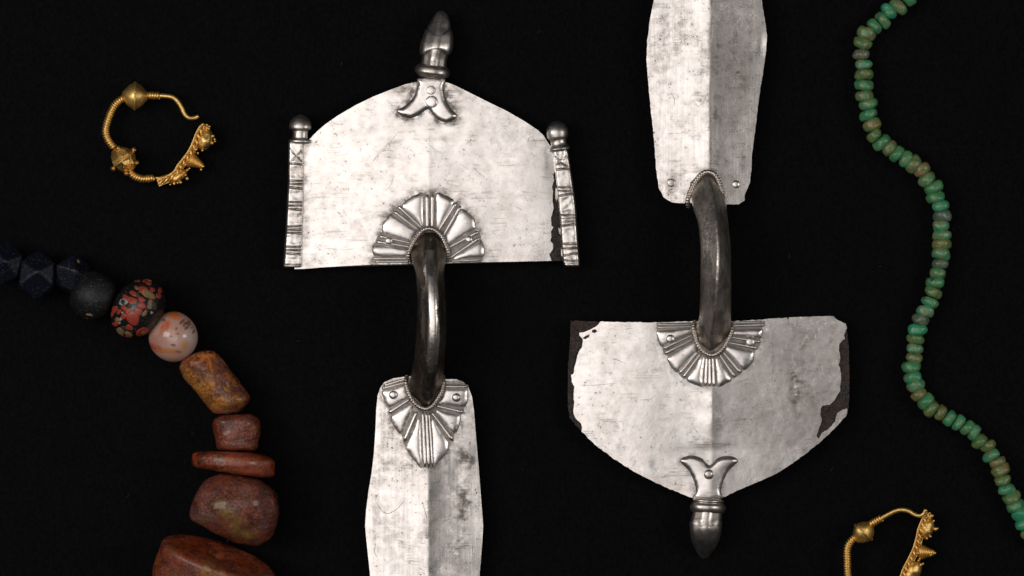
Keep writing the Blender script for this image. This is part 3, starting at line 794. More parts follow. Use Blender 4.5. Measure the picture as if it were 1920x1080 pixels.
bow([(323, 1290, 1354, 38), (328, 1290, 1355, 47), (334, 1290, 1356, 55), (342, 1291, 1357, 62), (353, 1293, 1359, 70), (368, 1296, 1361, 82), (390, 1299, 1362.5, 98), (422, 1309, 1366, 117), (467, 1313, 1370, 131), (522, 1313, 1371, 132), (575, 1312, 1371, 113), (600, 1309, 1370.5, 96), (620, 1305, 1370, 77), (634, 1304, 1368, 63), (645, 1304, 1366, 54), (653, 1305, 1363, 46), (658, 1306, 1360, 38), (662, 1307, 1358, 30)],
    M_bow2, br2, [(322, 1327), (360, 1337), (393, 1343), (467, 1348), (540, 1345), (578, 1342), (630, 1335), (663, 1331)],
    tarn=lambda x, y: 0.5 if x > 1352 else 0.0, flat=0.08)  # darker colour paints shade on the facet right of the ridge
rope([(1291, 389, 36), (1289, 378, 44), (1294, 359, 48), (1303, 341, 49), (1315, 327, 50), (1327, 322, 50), (1341, 328, 50), (1349.5, 344, 49), (1355, 363, 48), (1359, 377, 40)], 4.8, M_rope, br2, 5.2)
rope([(1303, 601, 33), (1300.5, 614, 42), (1303, 629, 45), (1307, 644, 46), (1315, 656, 45), (1324, 663, 44), (1333, 666, 44), (1343, 664, 44), (1353, 656, 45), (1362, 644, 46), (1369.5, 629, 45), (1373, 617, 42), (1370, 609, 33)], 4.4, M_rope, br2)
def z_foot2(x, y):
    return ZF + ridge_z(x, 1330 + 2.5 * wav(x * 0, y, 50, 1, 4), 6.0, 36) - 3.0 * ((x - 1326) / 105) ** 2 + 1.6 * wav(x, y, 80, 1, 12.2) + 0.3 * wav(x, y, 28, 1, 7.1) - 1.5 * np.exp(-((x - 1425) / 12) ** 2 - ((y - 85) / 20) ** 2)
foot2_ol = [(1359, 383), (1385, 383), (1396, 376), (1396, 366), (1405.5, 344), (1409, 315), (1410, 290), (1413, 267), (1416, 242), (1418.5, 222), (1424, 178), (1427, 158), (1430, 141), (1433, 120), (1436, 100), (1437, 84), (1438, 67), (1436, 48), (1433, 30), (1428, 0), (1422, -60), (1414, -130), (1405, -210), (1380, -250), (1326, -262), (1270, -250), (1245, -210), (1237, -130), (1231, -60), (1226, 0), (1218.5, 37), (1214, 74), (1212, 111), (1215.5, 155.5), (1220, 204), (1226, 259), (1230, 315), (1233, 337), (1235, 352), (1244.5, 370), (1259, 379.5), (1281.5, 381), (1320, 380)]
def tarn_shade_foot2(x, y):  # also paints the shaded right flank and right rivet's shadow, beside real stains
    return gauss(x, y, [(1395, 312, 9, 22, 0.5), (1342, 245, 12, 60, 0.45), (1345, 110, 14, 70, 0.4), (1380, 120, 40, 60, 0.32), (1402, 8, 12, 12, 0.25), (1255, 75, 18, 30, 0.2), (1240, 150, 20, 60, 0.12), (1375, 190, 40, 90, 0.25), (1345, 300, 14, 30, 0.3), (1259, 343, 13, 13, 0.3), (1380, 346, 14, 14, 0.35), (1320, 325, 25, 14, 0.35), (1300, 365, 20, 15, 0.3), (1425, 85, 10, 14, 0.25), (1395, 370, 12, 10, 0.4)])
sheet("foot_plate", ragged(foot2_ol, 3, 0.9, 6.0), z_foot2, 3.4, 6.0, M_foot, br2, tarn=tarn_shade_foot2)
rivet(1259, 342.5, 8.0, ZF - 1.0, 2.5, M_relief, br2); rivet(1380, 345.5, 7.8, ZF - 0.5, 4, M_relief, br2)
scratches([[(1429, 157), (1423, 159), (1418, 161)], [(1418, 212), (1410, 207), (1404, 197)], [(1414, 246), (1405, 242), (1397, 241)], [(1405, 242), (1402, 247)], [(1384, 143), (1381, 140), (1378, 141)], [(1267, 130), (1266, 127)], [(1265, 200), (1264, 185), (1258, 175)]], z_foot2, br2, 0.9)
scratches([[(1298, 834), (1320, 833.5), (1342, 832), (1378, 834)], [(1477.5, 598), (1478.5, 606), (1475, 612)], [(1200, 750), (1220, 748), (1232, 738)], [(1085, 722), (1120, 722), (1155, 718)], [(1150, 672), (1175, 682)], [(1224, 823), (1226, 821)], [(1449, 640), (1449, 690), (1447, 715)], [(1300, 800), (1310, 815)]], z_head2, br2, 0.7)
under_fittings(br2, 1330, 760, 120, 30)

# ================================================================== GOLD EARRINGS
def coil(path, R, wr, pitch, parent):
    p = smooth_poly(path, 0.5, False); A = [np.array(q, float) for q in p]
    s = 0; out = []; prev = None
    for i in range(len(A)):
        t = A[min(i + 1, len(A) - 1)] - A[max(i - 1, 0)]; t /= np.linalg.norm(t) + 1e-9
        if i: s += np.linalg.norm(A[i] - A[i - 1])
        u = np.cross(t, [0, 0, 1.0]); u /= np.linalg.norm(u); v = np.cross(t, u)
        a = 2 * math.pi * s / pitch; rr = R * (1 + 0.10 * noise.noise(Vector((s / 9, 1, 2))))
        out.append(tuple(A[i] + rr * (math.cos(a) * u + math.sin(a) * v)))
    V, F = tube(out, wr, 6)
    core = tube(smooth_poly(path, 4, False), R * 0.9, 10)
    V, F = merge((V, F), core)
    return recalc(build("wire_coil", V, F, M_gold, parent))

def gold_bead(c, axis, R, L, parent, facet, seed, nubs=True):
    prof = [(-L, 5), (-L * 0.88, R * 0.37), (-L * 0.65, R * 0.66), (-L * 0.34, R * 0.87), (-L * 0.07, R * 0.98), (L * 0.07, R * 0.98), (L * 0.34, R * 0.87), (L * 0.65, R * 0.66), (L * 0.88, R * 0.37), (L, 5)]
    n = 7 if facet else 28
    V, F = axis_lathe(c, axis, prof, n)
    V = noisy(V, c, 4.5 if facet else 1.6, 14, seed)
    o = recalc(build("bead", V, F, M_gold, parent, not facet))
    # beaded band round the middle
    a = np.array(axis, float); a /= np.linalg.norm(a); e1 = np.cross(a, [0, 0, 1.0]); e1 /= np.linalg.norm(e1); e2 = np.cross(a, e1)
    pts = [tuple(np.array(c) + R * 1.0 * (math.cos(q) * e1 + math.sin(q) * e2)) for q in np.linspace(0, 2 * math.pi, 121)]
    rad = [1.7 * (0.75 + 0.35 * abs(math.sin(i * 0.9))) for i in range(121)]
    parts = [tube(pts, rad, 6)]
    if nubs:
        for q in (0, math.pi):
            parts.append(ball(tuple(np.array(c) + (R - 0.5) * (math.cos(q) * e1 + math.sin(q) * e2)), 2.8, 8, 6))
    v = merge(*parts); recalc(build("band", v[0], v[1], M_gold, o))
    if facet:
        for (x, y, z) in ((251, 281, 36), (256, 305, 32), (212, 316, 34), (237, 325, 33), (222, 278, 36)):
            v = noisy(ball((x, y, z), 5.0, 10, 8)[0], (x, y, z), 1.2, 5, x); recalc(build("boss", v, ball((x, y, z), 5.0, 10, 8)[1], M_gold, o))
        v = tube(smooth_poly([(224, 292, 50), (232, 287, 50), (240, 288, 48.5), (246, 302, 46), (240, 314, 45), (231, 313, 48)], 1.5, False), 1.4, 6)
        recalc(build("wire", v[0], v[1], M_gold, o))
    return o

def strip(path, z0, z1, th, parent, name="ornament_strip"):
    p = smooth_poly(path, 2.5, False); V, F = [], []; m = len(p)
    for i, q in enumerate(p):
        t = np.array(p[min(i + 1, m - 1)]) - np.array(p[max(i - 1, 0)]); t = t / (np.linalg.norm(t) + 1e-9)
        nn = np.array([-t[1], t[0]])
        # nn points to the outside of the hoop
        a = np.array(q); b = a + nn * th
        V += [(a[0], a[1], z0), (a[0], a[1], z1), (b[0], b[1], z1), (b[0], b[1], z0)]
    for i in range(m - 1):
        for k in range(4):
            k2 = (k + 1) % 4; F.append([i * 4 + k, i * 4 + k2, (i + 1) * 4 + k2, (i + 1) * 4 + k])
    F.append([0, 1, 2, 3]); F.append([(m - 1) * 4 + k for k in (3, 2, 1, 0)])
    return recalc(build(name, V, F, M_gold, parent, False))

def braid(path, z, off, parent):
    p = smooth_poly(path, 0.8, False); m = len(p); strands = []
    for ph in (0, math.pi):
        out = []; s = 0
        for i, q in enumerate(p):
            t = np.array(p[min(i + 1, m - 1)]) - np.array(p[max(i - 1, 0)]); t = t / (np.linalg.norm(t) + 1e-9)
            nn = np.array([-t[1], t[0]])
            if i: s += np.linalg.norm(np.array(q) - np.array(p[i - 1]))
            a = 2 * math.pi * s / 22 + ph
            b = np.array(q) + nn * (off + 3.2 * math.cos(a))
            out.append((b[0], b[1], z + 2.6 * math.sin(a)))
        strands.append(tube(out, 2.3, 7))
    v = merge(*strands); return recalc(build("braid", v[0], v[1], M_gold, parent))

def earring(e, label, hook, hz, c1, b1, c2, b2, c3, strip_path, domes, cone, gran, tailwire):
    r = thing("gold_earring", label, "earring", e[0], e[1], "gold hoop earrings")
    hp = smooth_poly(hook, 2.0, False)
    n = len(hp); V, F = tube(hp, [3.6 + 0.9 * min(1, (i + 3) / (n * 0.5)) for i in range(n)], 10)
    recalc(build("hook", V, F, M_gold, r))
    for c in (c1, c2, c3):
        if c: coil(c, 5.6, 2.1, 4.7, r)
    gold_bead(*b1, r, False, 3.0); 
    if b2: gold_bead(*b2, r, True, 8.0)
    V, F = tube(tailwire, 3.0, 8); recalc(build("hoop_wire", V, F, M_gold, r))
    st = strip(strip_path, 4, 33, 2.2, r)
    strip(strip_path, 5, 24, 13, st, "backing")
    braid(strip_path, 32, 6.5, st)
    V, F = merge(tube(smooth_poly([(x, y, 33.5) for x, y in strip_path], 2, False), 1.2, 6)); recalc(build("edge_wire", V, F, M_gold, st))
    for (c, rr, sx, sy, rot) in domes:
        B = ball((0, 0, 0), 1.0, 24, 16)
        cs, sn = math.cos(rot), math.sin(rot); V = []
        for (x, y, z) in B[0]:
            x *= sx; y *= sy; V.append((c[0] + x * cs - y * sn, c[1] + x * sn + y * cs, c[2] + z * rr))
        V = noisy(V, c, 2.2, 10, c[0] * 0.1)
        recalc(build("dome", V, B[1], M_gold, st))
    (p0, p1, R0) = cone
    prof = []; L = math.dist(p0, p1); k = 0
    for i in range(61):
        t = i / 60; rr = R0 * (1 - t) * (1 - 0.1 * math.sin(math.pi * t)) + 4.2
        prof.append((t * L, rr + 1.0 * math.sin(t * 2 * math.pi * 9)))
    V, F = axis_lathe(p0, np.array(p1) - np.array(p0), prof, 20); recalc(build("cone", V, F, M_gold, st))
    g = merge(*[ball((x, y, z), rr, 10, 7) for (x, y, z, rr) in gran])
    o = recalc(build("granulation", g[0], g[1], M_gold, st)); o["kind"] = "stuff"
    return r

def auto_gran(path, n, d0, d1, seed, z0=26, z1=36):
    rnd = random.Random(seed); p = smooth_poly(path, 2, False); out = []
    for i in range(n):
        k = rnd.randint(1, len(p) - 2); t = np.array(p[k + 1]) - np.array(p[k - 1]); t /= np.linalg.norm(t); nn = np.array([-t[1], t[0]])
        b = np.array(p[k]) + nn * rnd.uniform(d0, d1); out.append((b[0], b[1], rnd.uniform(z0, z1), rnd.uniform(1.5, 2.5)))
    return out

sp1 = [(381, 231), (374, 238), (368, 248), (364, 258), (358.5, 272), (352, 284), (346, 292.5), (333, 309), (328, 318), (322, 324), (310, 331), (294, 337)]
sp1 = sp1[::-1][::-1]
gr1 = [(391, 261, 36, 2.6), (399, 255, 27, 3.6), (402.5, 261, 25, 2.6), (397, 268, 25, 4.2), (403, 265, 22, 2.4), (382.7, 237.5, 36, 2.7), (388, 234, 33, 2.4), (392.5, 237, 31, 2.4), (391.7, 241.5, 33, 2.2), (378, 244.6, 37, 2.4), (386, 239, 30, 4), (379.5, 282, 30, 2.2), (368, 280, 34, 2.6), (371, 287, 32, 2.2), (347, 309, 33, 2.2), (345, 324, 34, 3.2), (351, 319, 32, 2.8), (355, 316, 31, 2.2), (351, 335, 28, 3.4), (338.5, 342, 29, 3.2), (326.5, 344.5, 29, 2.8), (319, 346, 27, 2.2), (380.5, 312, 24, 3.2), (377, 318, 22, 2.6), (333, 343, 27, 2.4), (348, 328, 30, 2.6)] + auto_gran(sp1[::-1], 14, 8, 11, 4) 
earring((290, 260), "whole gold hoop earring above the dark beads, its hook bent into an open gap",
        [(372, 217, 20), (366, 220.5, 20), (355, 221, 21), (346.5, 214.5, 22), (340, 201, 23), (332, 189, 24), (321, 181.5, 25), (299, 179, 25)], 25,
        [(299, 179.5, 25), (288, 179, 25), (274, 179, 25)],
        ((253, 180, 27), (1, 0.03, 0), 25, 24),
        [(232, 184, 26), (222, 190, 25), (214, 199, 25), (207, 213, 25), (201, 230, 25), (198, 246, 25), (203, 263, 25), (214, 277, 25)],
        ((232, 299, 27), (0.60, 0.78, 0), 25, 26),
        [(243, 322, 25), (252, 330.5, 25), (268, 335.5, 25), (289, 333.5, 25)],
        sp1[::-1],
        [((384, 262, 23), 17, 14, 21, 0.30), ((334, 331, 21), 15, 20, 10, -0.6), ((386, 240, 24), 9, 8, 8, 0)],
        ((355, 298, 22), (381, 312, 22), 12.5), gr1, [(286, 334, 24), (300, 334, 24), (314, 329, 24)])
sp2 = [(1738, 959), (1732, 968), (1727, 977), (1721, 992.5), (1717, 1010.5), (1711, 1030), (1702, 1049), (1693, 1066), (1688, 1080), (1676, 1105), (1660, 1126), (1640, 1138)]
gr2 = [(1744, 971, 36, 2.3), (1737, 971, 38, 2.2), (1751, 976.5, 28, 2.2), (1749, 967, 32, 2.6), (1743, 962, 34, 2.4), (1754, 992, 25, 4.2), (1758, 991, 25, 2.2), (1743, 996.5, 37, 2.7), (1745, 1006, 32, 2.5), (1738, 1010, 30, 2.2), (1720, 1037.5, 36, 3.2), (1722.5, 1051, 33, 2.4), (1745, 1041, 27, 2.6), (1748, 1033.5, 26, 2.4), (1753, 1037, 23, 2.5), (1727, 1059, 26, 3.6), (1731, 1057, 25, 2.2), (1724, 1048, 30, 2.2)] + auto_gran(sp2[::-1], 14, 8, 12, 9)
earring((1660, 1050), "gold hoop earring cut off by the bottom edge, hook tip touching its ornament", 
        [(1736, 955, 42), (1732.5, 963, 40), (1725, 967, 38), (1715.5, 965, 36), (1704, 958.5, 34), (1692, 956, 32), (1679.5, 958, 30), (1667, 964, 28), (1652, 972, 26)], 25,
        [(1653, 971.5, 26), (1644, 976, 26), (1633, 982.5, 26)],
        ((1619, 998, 26), (0.66, -0.75, 0), 21, 22),
        [(1603, 1007, 25), (1593, 1018, 25), (1588.5, 1030, 25), (1588.5, 1048, 25), (1589, 1063, 25), (1590, 1080, 25), (1596, 1098, 25), (1604, 1108, 25)],
        ((1616, 1124, 27), (0.6, 0.78, 0), 22, 22), None,
        sp2[::-1],
        [((1738.5, 991, 23), 17, 12.5, 20, 0.25), ((1711, 1072, 22), 17, 15, 23, 0.5), ((1742, 968, 25), 8, 7, 8, 0.2)],
        ((1723, 1035, 22), (1753, 1037, 22), 12.5), gr2, [(1625, 1138, 24), (1640, 1142, 24), (1660, 1132, 24)])

# ================================================================== STONE AND AMBER NECKLACE
nk = thing("bead_necklace", "string of large mixed beads, dark blue glass, a red spotted bead and brown amber", "necklace", 330, 640)

def amber(name, red, orange, bloom, ochre, k_or, k_bl, k_oc, seed, bump=0.7, rough=0.42, spk=0.65):
    m = NT(name); off = (seed, seed * 1.7, 0)
    a = m.noise(34, 7, 0.66, off=off, dist=0.6); b = m.noise(22, 7, 0.7, off=(seed + 5, 1, 2), dist=0.3); c = m.noise(13, 6, 0.7, off=(seed, 8, 3))
    f = m.noise(4.2, 4, 0.75, off=off); big = m.noise(55, 4, 0.6, off=(seed + 2, seed, 9))
    col = m.mix(m.ramp(a, 0.40, 0.62), red, tuple(x * 0.22 for x in red))
    col = m.mix(m.math('MULTIPLY', m.ramp(big, 0.40, 0.66), k_bl), col, bloom)
    pa = m.attr("tarnish_tone")
    col = m.mix(m.math('MULTIPLY', m.ramp(b, 0.49, 0.60), k_or, True), col, orange)
    oc = m.math('ADD', m.math('MULTIPLY', m.ramp(c, 0.58, 0.70), k_oc), m.math('MULTIPLY', pa, m.ramp(c, 0.34, 0.56, 0.15, 1.3)), True)
    col = m.mix(oc, col, m.mix(m.ramp(f, 0.35, 0.65), ochre, (ochre[0] * 0.42, ochre[1] * 0.27, ochre[2] * 0.35)))
    sp = m.math('MULTIPLY', m.ramp(f, 0.56, 0.66), m.ramp(c, 0.44, 0.58))
    col = m.mix(m.math('MULTIPLY', sp, spk), col, (0.66, 0.36, 0.19))
    cr = m.math('ABSOLUTE', m.math('SUBTRACT', m.noise(30, 4, 0.6, off=(seed, 3, seed), dist=0.8), 0.5))
    crk = m.math('MAXIMUM', m.ramp(cr, 0.0, 0.012, 1, 0), m.ramp(m.math('ABSOLUTE', m.math('SUBTRACT', m.noise(12, 3, 0.6, off=(seed, 6, 1), dist=0.5), 0.5)), 0.0, 0.012, 0.7, 0))
    col = m.mix(m.math('MULTIPLY', crk, 0.6), col, tuple(x * 0.2 for x in red))
    m.set(color=col, rough=m.ramp(b, 0.3, 0.7, rough - 0.22, rough - 0.06), spec=0.6, coat=0.35, coatr=0.16)
    h = m.math('ADD', m.math('ADD', m.math('MULTIPLY', b, 1.4), m.math('MULTIPLY', c, 0.8)), m.math('MULTIPLY', f, 0.45))
    h = m.math('SUBTRACT', h, m.math('MULTIPLY', crk, 0.4))
    m.bump(h, bump, 4.5)
    return m.m
MA7 = amber("amber_crusted", (0.26, 0.060, 0.022), (0.66, 0.19, 0.016), (0.22, 0.10, 0.085), (0.70, 0.33, 0.05), 0.95, 0.5, 0.55, 3.0, 0.9)
MA8 = amber("amber_dull", (0.26, 0.040, 0.016), (0.44, 0.080, 0.012), (0.20, 0.085, 0.070), (0.44, 0.22, 0.06), 0.35, 0.6, 0.08, 7.0, 0.6, spk=0.85)
MA9 = amber("amber_disc", (0.30, 0.040, 0.011), (0.50, 0.095, 0.009), (0.22, 0.075, 0.055), (0.48, 0.25, 0.09), 0.45, 0.45, 0.06, 12.0, 0.4)
MA10 = amber("amber_mottled", (0.20, 0.038, 0.018), (0.50, 0.090, 0.010), (0.155, 0.075, 0.072), (0.30, 0.175, 0.025), 0.28, 0.7, 0.16, 17.0, 0.7)
MA11 = amber("amber_red", (0.24, 0.033, 0.008), (0.44, 0.095, 0.009), (0.16, 0.060, 0.052), (0.46, 0.23, 0.06), 0.35, 0.5, 0.14, 21.0, 0.45)

def rounded(prof_lr, n=48, zc=40, zr=0.85, axis=None, amp=2.2, seed=1.0, amp2=0.6, blobs=None, mat=None, label=None, flat=0.0, sc=26):
    """prof_lr: list of (left xy, right xy) across the bead from one end to the other"""
    L = smooth_poly([p[0] for p in prof_lr], 2.4, False); R = smooth_poly([p[1] for p in prof_lr], 2.4, False)
    m = max(len(L), len(R))
    def re(a): 
        t = np.linspace(0, len(a) - 1, m); a = np.array(a); i = np.arange(len(a)); return np.stack([np.interp(t, i, a[:, 0]), np.interp(t, i, a[:, 1])], 1)
    L, R = re(L), re(R); V, F = [], []
    for l, r in zip(L, R):
        c = (l + r) / 2; e = (r - l) / 2; hw = np.linalg.norm(e)
        for k in range(n):
            a = 2 * math.pi * k / n; ca, sa = math.cos(a), math.sin(a)
            q = 1 - flat
            ca2 = math.copysign(abs(ca) ** q, ca); sa2 = math.copysign(abs(sa) ** q, sa)
            V.append((c[0] + e[0] * ca2, c[1] + e[1] * ca2, zc + hw * zr * sa2))
    for i in range(m - 1):
        for k in range(n):
            k2 = (k + 1) % n; F.append([i * n + k, (i + 1) * n + k, (i + 1) * n + k2, i * n + k2])
    F.append(list(range(n))); F.append([(m - 1) * n + k for k in range(n)][::-1])
    cc = np.mean(np.array(V), 0)
    V = noisy(V, cc, amp, sc, seed, amp2, 7)
    t = gauss(np.array([v[0] for v in V]), np.array([v[1] for v in V]), blobs) if blobs else np.zeros(len(V))
    return recalc(build("amber_bead", V, F, mat, nk, True, {"tarnish_tone": t}, label=label))

rounded([((352, 668), (385, 656)), ((343, 675), (398, 657)), ((336, 686), (410, 666)), ((336, 694), (418, 676)), ((343, 707), (430, 692)), ((360, 727), (447, 715)), ((376, 745), (460, 731)), ((390, 762), (469, 744)), ((398, 770), (467, 754)), ((406, 775), (456, 765)), ((420, 776), (444, 773))],
        zc=41, zr=0.95, amp=4, seed=2.0, mat=MA7, amp2=1.1, blobs=[(360, 715, 18, 14, 0.8), (385, 722, 16, 10, 0.7), (350, 700, 14, 14, 0.6), (410, 755, 30, 14, 0.6), (425, 728, 5, 5, 0.9), (447, 750, 6, 5, 0.9), (395, 699, 7, 6, 0.8), (380, 740, 12, 12, 0.7)], label="long rust brown amber bead with an orange crust")
rounded([((412, 779), (470, 777)), ((405, 783), (480, 780)), ((400, 789), (486, 788)), ((399, 797), (488, 798)), ((401, 812), (488, 812)), ((403, 826), (486, 828)), ((406, 838), (485, 839)), ((411, 843), (478, 845)), ((424, 845), (465, 847))],
        zc=42, zr=0.9, amp=3.0, seed=5.0, mat=MA8, flat=0.28, blobs=[(478, 803, 7, 6, 0.8), (436, 832, 3, 6, 0.5)], label="short squarish dull red amber bead")
rounded([((390, 845.5), (470, 848.5)), ((368, 847), (497, 854)), ((360, 852), (512, 862)), ((359, 860), (515.5, 869)), ((360, 868), (515, 881)), ((362, 874), (513.5, 892)), ((376, 878.5), (503, 895.5)), ((405, 884), (485, 895))],
        zc=72, zr=0.85, amp=1.6, seed=9.0, mat=MA9, blobs=[(480, 868, 30, 2.5, 0.55), (420, 862, 50, 3, 0.3)], label="thin red brown amber disc seen edge on")  # thin pale bands paint the rim's specular streak into the amber colour
rounded([((410, 890), (450, 889)), ((392, 896), (477, 897)), ((376, 912), (503, 911)), ((364, 930), (518, 928)), ((358, 948), (522, 945)), ((357, 964), (522.5, 965)), ((361, 976), (519, 984)), ((378, 988), (513, 1001)), ((402, 1000), (503, 1014)), ((432, 1013), (488, 1021)), ((450, 1018), (474, 1022))],
        zc=68, zr=0.8, amp=4.0, seed=14.0, mat=MA10, amp2=0.9, blobs=[(410, 945, 12, 9, 1.2), (424, 960, 14, 9, 1.3), (438, 978, 14, 10, 1.2), (448, 996, 16, 9, 1.0), (462, 1004, 20, 10, 0.6), (385, 975, 16, 6, 0.35), (470, 945, 12, 6, 0.35), (455, 925, 16, 10, 0.2)], label="large mottled brown amber bead with an olive yellow hollow")
def tilted_disc():
    ax = np.array([0.30, -0.90, 0.42]); ax /= np.linalg.norm(ax)
    e1 = np.array([0.955, 0.297, 0.0])
    prof = [(-52, 60), (-50, 90), (-44, 104), (-34, 110), (-10, 113), (15, 113), (30, 112.5), (37, 110), (40, 105), (41.5, 96), (42, 60), (41, 30), (38, 14), (34, 6)]
    V, F = axis_lathe((400, 1078, 74), ax, smooth_poly(prof, 4, False), 72, e1, 1.0, 0.62)
    V = noisy(V, (400, 1078, 74), 3.5, 44, 4.0, 0.5, 8)
    x = np.array([v[0] for v in V]); y = np.array([v[1] for v in V])
    t = gauss(x, y, [(388, 1068, 16, 18, 0.9), (405, 1076, 18, 10, 0.8), (322, 1033, 14, 8, 0.4), (330, 1080, 12, 12, 0.3)])
    recalc(build("amber_bead", V, F, MA11, nk, True, {"tarnish_tone": t}, label="large tilted red amber bead cut off by the bottom edge"))
tilted_disc()

# agate ball: its colours are drawn on the stone
def agate():
    m = NT("banded_agate"); f = m.noise(26, 5, 0.6, dist=0.8); g = m.noise(7, 4, 0.6)
    c = m.mix(m.ramp(f, 0.35, 0.7, 0, 0.35), m.attr("tint", 'Color'), (0.50, 0.30, 0.24))
    c = m.mix(m.ramp(g, 0.62, 0.74, 0, 0.18), c, (0.30, 0.16, 0.10))
    m.set(color=c, rough=0.14, spec=0.5, sss=0.04)
    m.b.inputs['Subsurface Radius'].default_value = (0.004, 0.002, 0.0015); m.b.inputs['Subsurface Scale'].default_value = 0.6
    m.bump(g, 0.08, 1.0)
    V, F = ball((324.5, 631.5, 46.5), 46.3, 96, 72, 1.0, 1.02, 1.0)
    V = noisy(V, (324.5, 631.5, 46.5), 1.4, 40, 3.3)
    x = np.array([v[0] for v in V]); y = np.array([v[1] for v in V]); z = np.array([v[2] for v in V])
    col = np.tile(np.array([[0.54, 0.31, 0.245]]), (len(V), 1))
    def put(w, c): 
        nonlocal col
        w = np.clip(w, 0, 1)[:, None]; col = col * (1 - w) + np.array(c) * w
    def Q(a, b): return 190 + a / 5.685, 500 + b / 5.685
    n1 = wav(x, y, 9, 1, 2.0); n2 = wav(x, y, 4, 1, 5.0)
    def blob(a, b, ra, rb, rot, c, k=1.0, hard=1.4):
        X0, Y0 = Q(a, b); dx, dy = x - X0, y - Y0; cs, sn = math.cos(rot), math.sin(rot)
        u = (dx * cs + dy * sn) / (1.15 * ra / 5.685); v = (-dx * sn + dy * cs) / (1.15 * rb / 5.685)
        d = np.sqrt(u * u + v * v) + 0.25 * n1
        put(k * np.clip((1.25 - d) * hard, 0, 1), c)
    blob(960, 780, 110, 160, 0.4, (0.66, 0.56, 0.50), 0.8, 0.9)
    blob(600, 800, 70, 120, 0.9, (0.42, 0.22, 0.19), 0.6, 0.9)
    blob(780, 520, 62, 38, 0.2, (0.62, 0.13, 0.008), 1.0, 1.6)
    blob(690, 500, 60, 22, -0.3, (0.66, 0.24, 0.06), 0.8, 1.2)
    blob(682, 635, 34, 66, 0.75, (0.62, 0.09, 0.008), 1.0, 1.6)
    blob(650, 690, 16, 70, 0.7, (0.44, 0.20, 0.14), 0.7, 1.3)
    blob(585, 865, 80, 30, 0.45, (0.42, 0.05, 0.008), 1.0, 1.8); blob(560, 780, 40, 90, -0.2, (0.50, 0.20, 0.15), 0.7, 1.0)
    blob(720, 900, 120, 26, 0.05, (0.58, 0.20, 0.03), 0.9, 1.6)
    blob(885, 840, 44, 60, 0.3, (0.62, 0.27, 0.07), 0.85, 1.0)
    blob(770, 1000, 60, 20, 0.0, (0.60, 0.28, 0.10), 0.6, 1.0)
    blob(770, 810, 55, 60, 0, (0.74, 0.56, 0.50), 0.6, 0.9)
    rnd = random.Random(4)
    for _ in range(26):
        t = rnd.uniform(-1, 1); s = rnd.uniform(-1, 1)
        blob(925 + 55 * t + 25 * s, 640 + 75 * t - 25 * s, rnd.uniform(6, 10), rnd.uniform(10, 24), 0.8 + rnd.uniform(-.3, .3), (0.14, 0.075, 0.045), 0.75, 2.5)
    for (a, b, ra, rb) in ((810, 715, 20, 10), (665, 570, 20, 12), (825, 908, 26, 9), (765, 836, 26, 12), (800, 660, 10, 14), (740, 745, 22, 4)):
        blob(a, b, ra, rb, 0.2, (0.09, 0.05, 0.035), 0.85, 2.0)
    recalc(build("agate_bead", V, F, m.m, nk, True, None, col, label="polished pale pink and orange banded stone ball"))
agate()

def plain_mat(name, col, rough, spec=0.5, var=0.3, crust=0.0, bump=0.15, metal=0.0):
    m = NT(name); a = m.noise(14, 5, 0.65); b = m.noise(3.5, 3, 0.6); w = m.noise(25, 4, 0.6, off=(3, 3, 3))
    c = m.mix(m.math('MULTIPLY', m.ramp(a, 0.35, 0.7), var), col, tuple(x * 0.4 for x in col))
    if crust:
        k = m.math('MULTIPLY', m.ramp(b, 0.60, 0.66), m.ramp(w, 0.46, 0.60)); c = m.mix(m.math('MULTIPLY', k, crust), c, (0.20, 0.17, 0.13))
    m.set(color=c, rough=m.ramp(a, 0.3, 0.7, rough - 0.06, rough + 0.10), spec=spec, metal=metal); m.bump(m.math('ADD', a, m.math('MULTIPLY', b, 0.5)), bump, 1.5)
    return m.m
M_black = plain_mat("black_glass", (0.0095, 0.0092, 0.0115), 0.46, 0.36, 0.6, 0.55, 0.8)
M_blue = plain_mat("dark_blue_glass", (0.0055, 0.0075, 0.016), 0.36, 0.38, 0.6, 0.45, 0.8)
M_eyeblk = plain_mat("spotted_bead_black", (0.013, 0.013, 0.014), 0.24, 0.5, 0.4, 0.8, 0.35)
M_red = plain_mat("red_inlay", (0.36, 0.050, 0.030), 0.38, 0.45, 0.30, 0.25, 0.15)
M_och = plain_mat("ochre_inlay", (0.30, 0.18, 0.075), 0.55, 0.4, 0.75, 0.5, 0.7)
M_oli = plain_mat("olive_inlay", (0.055, 0.048, 0.026), 0.5, 0.4, 0.6, 0.5, 0.6)
M_wht = plain_mat("pale_inlay", (0.38, 0.33, 0.27), 0.5, 0.4, 0.6, 0.3, 0.5)
M_teal = plain_mat("blue_inlay", (0.012, 0.045, 0.075), 0.4, 0.5, 0.4, 0.2, 0.2)
M_thread = plain_mat("thread", (0.012, 0.010, 0.009), 0.8, 0.2, 0.3, 0, 0.3)

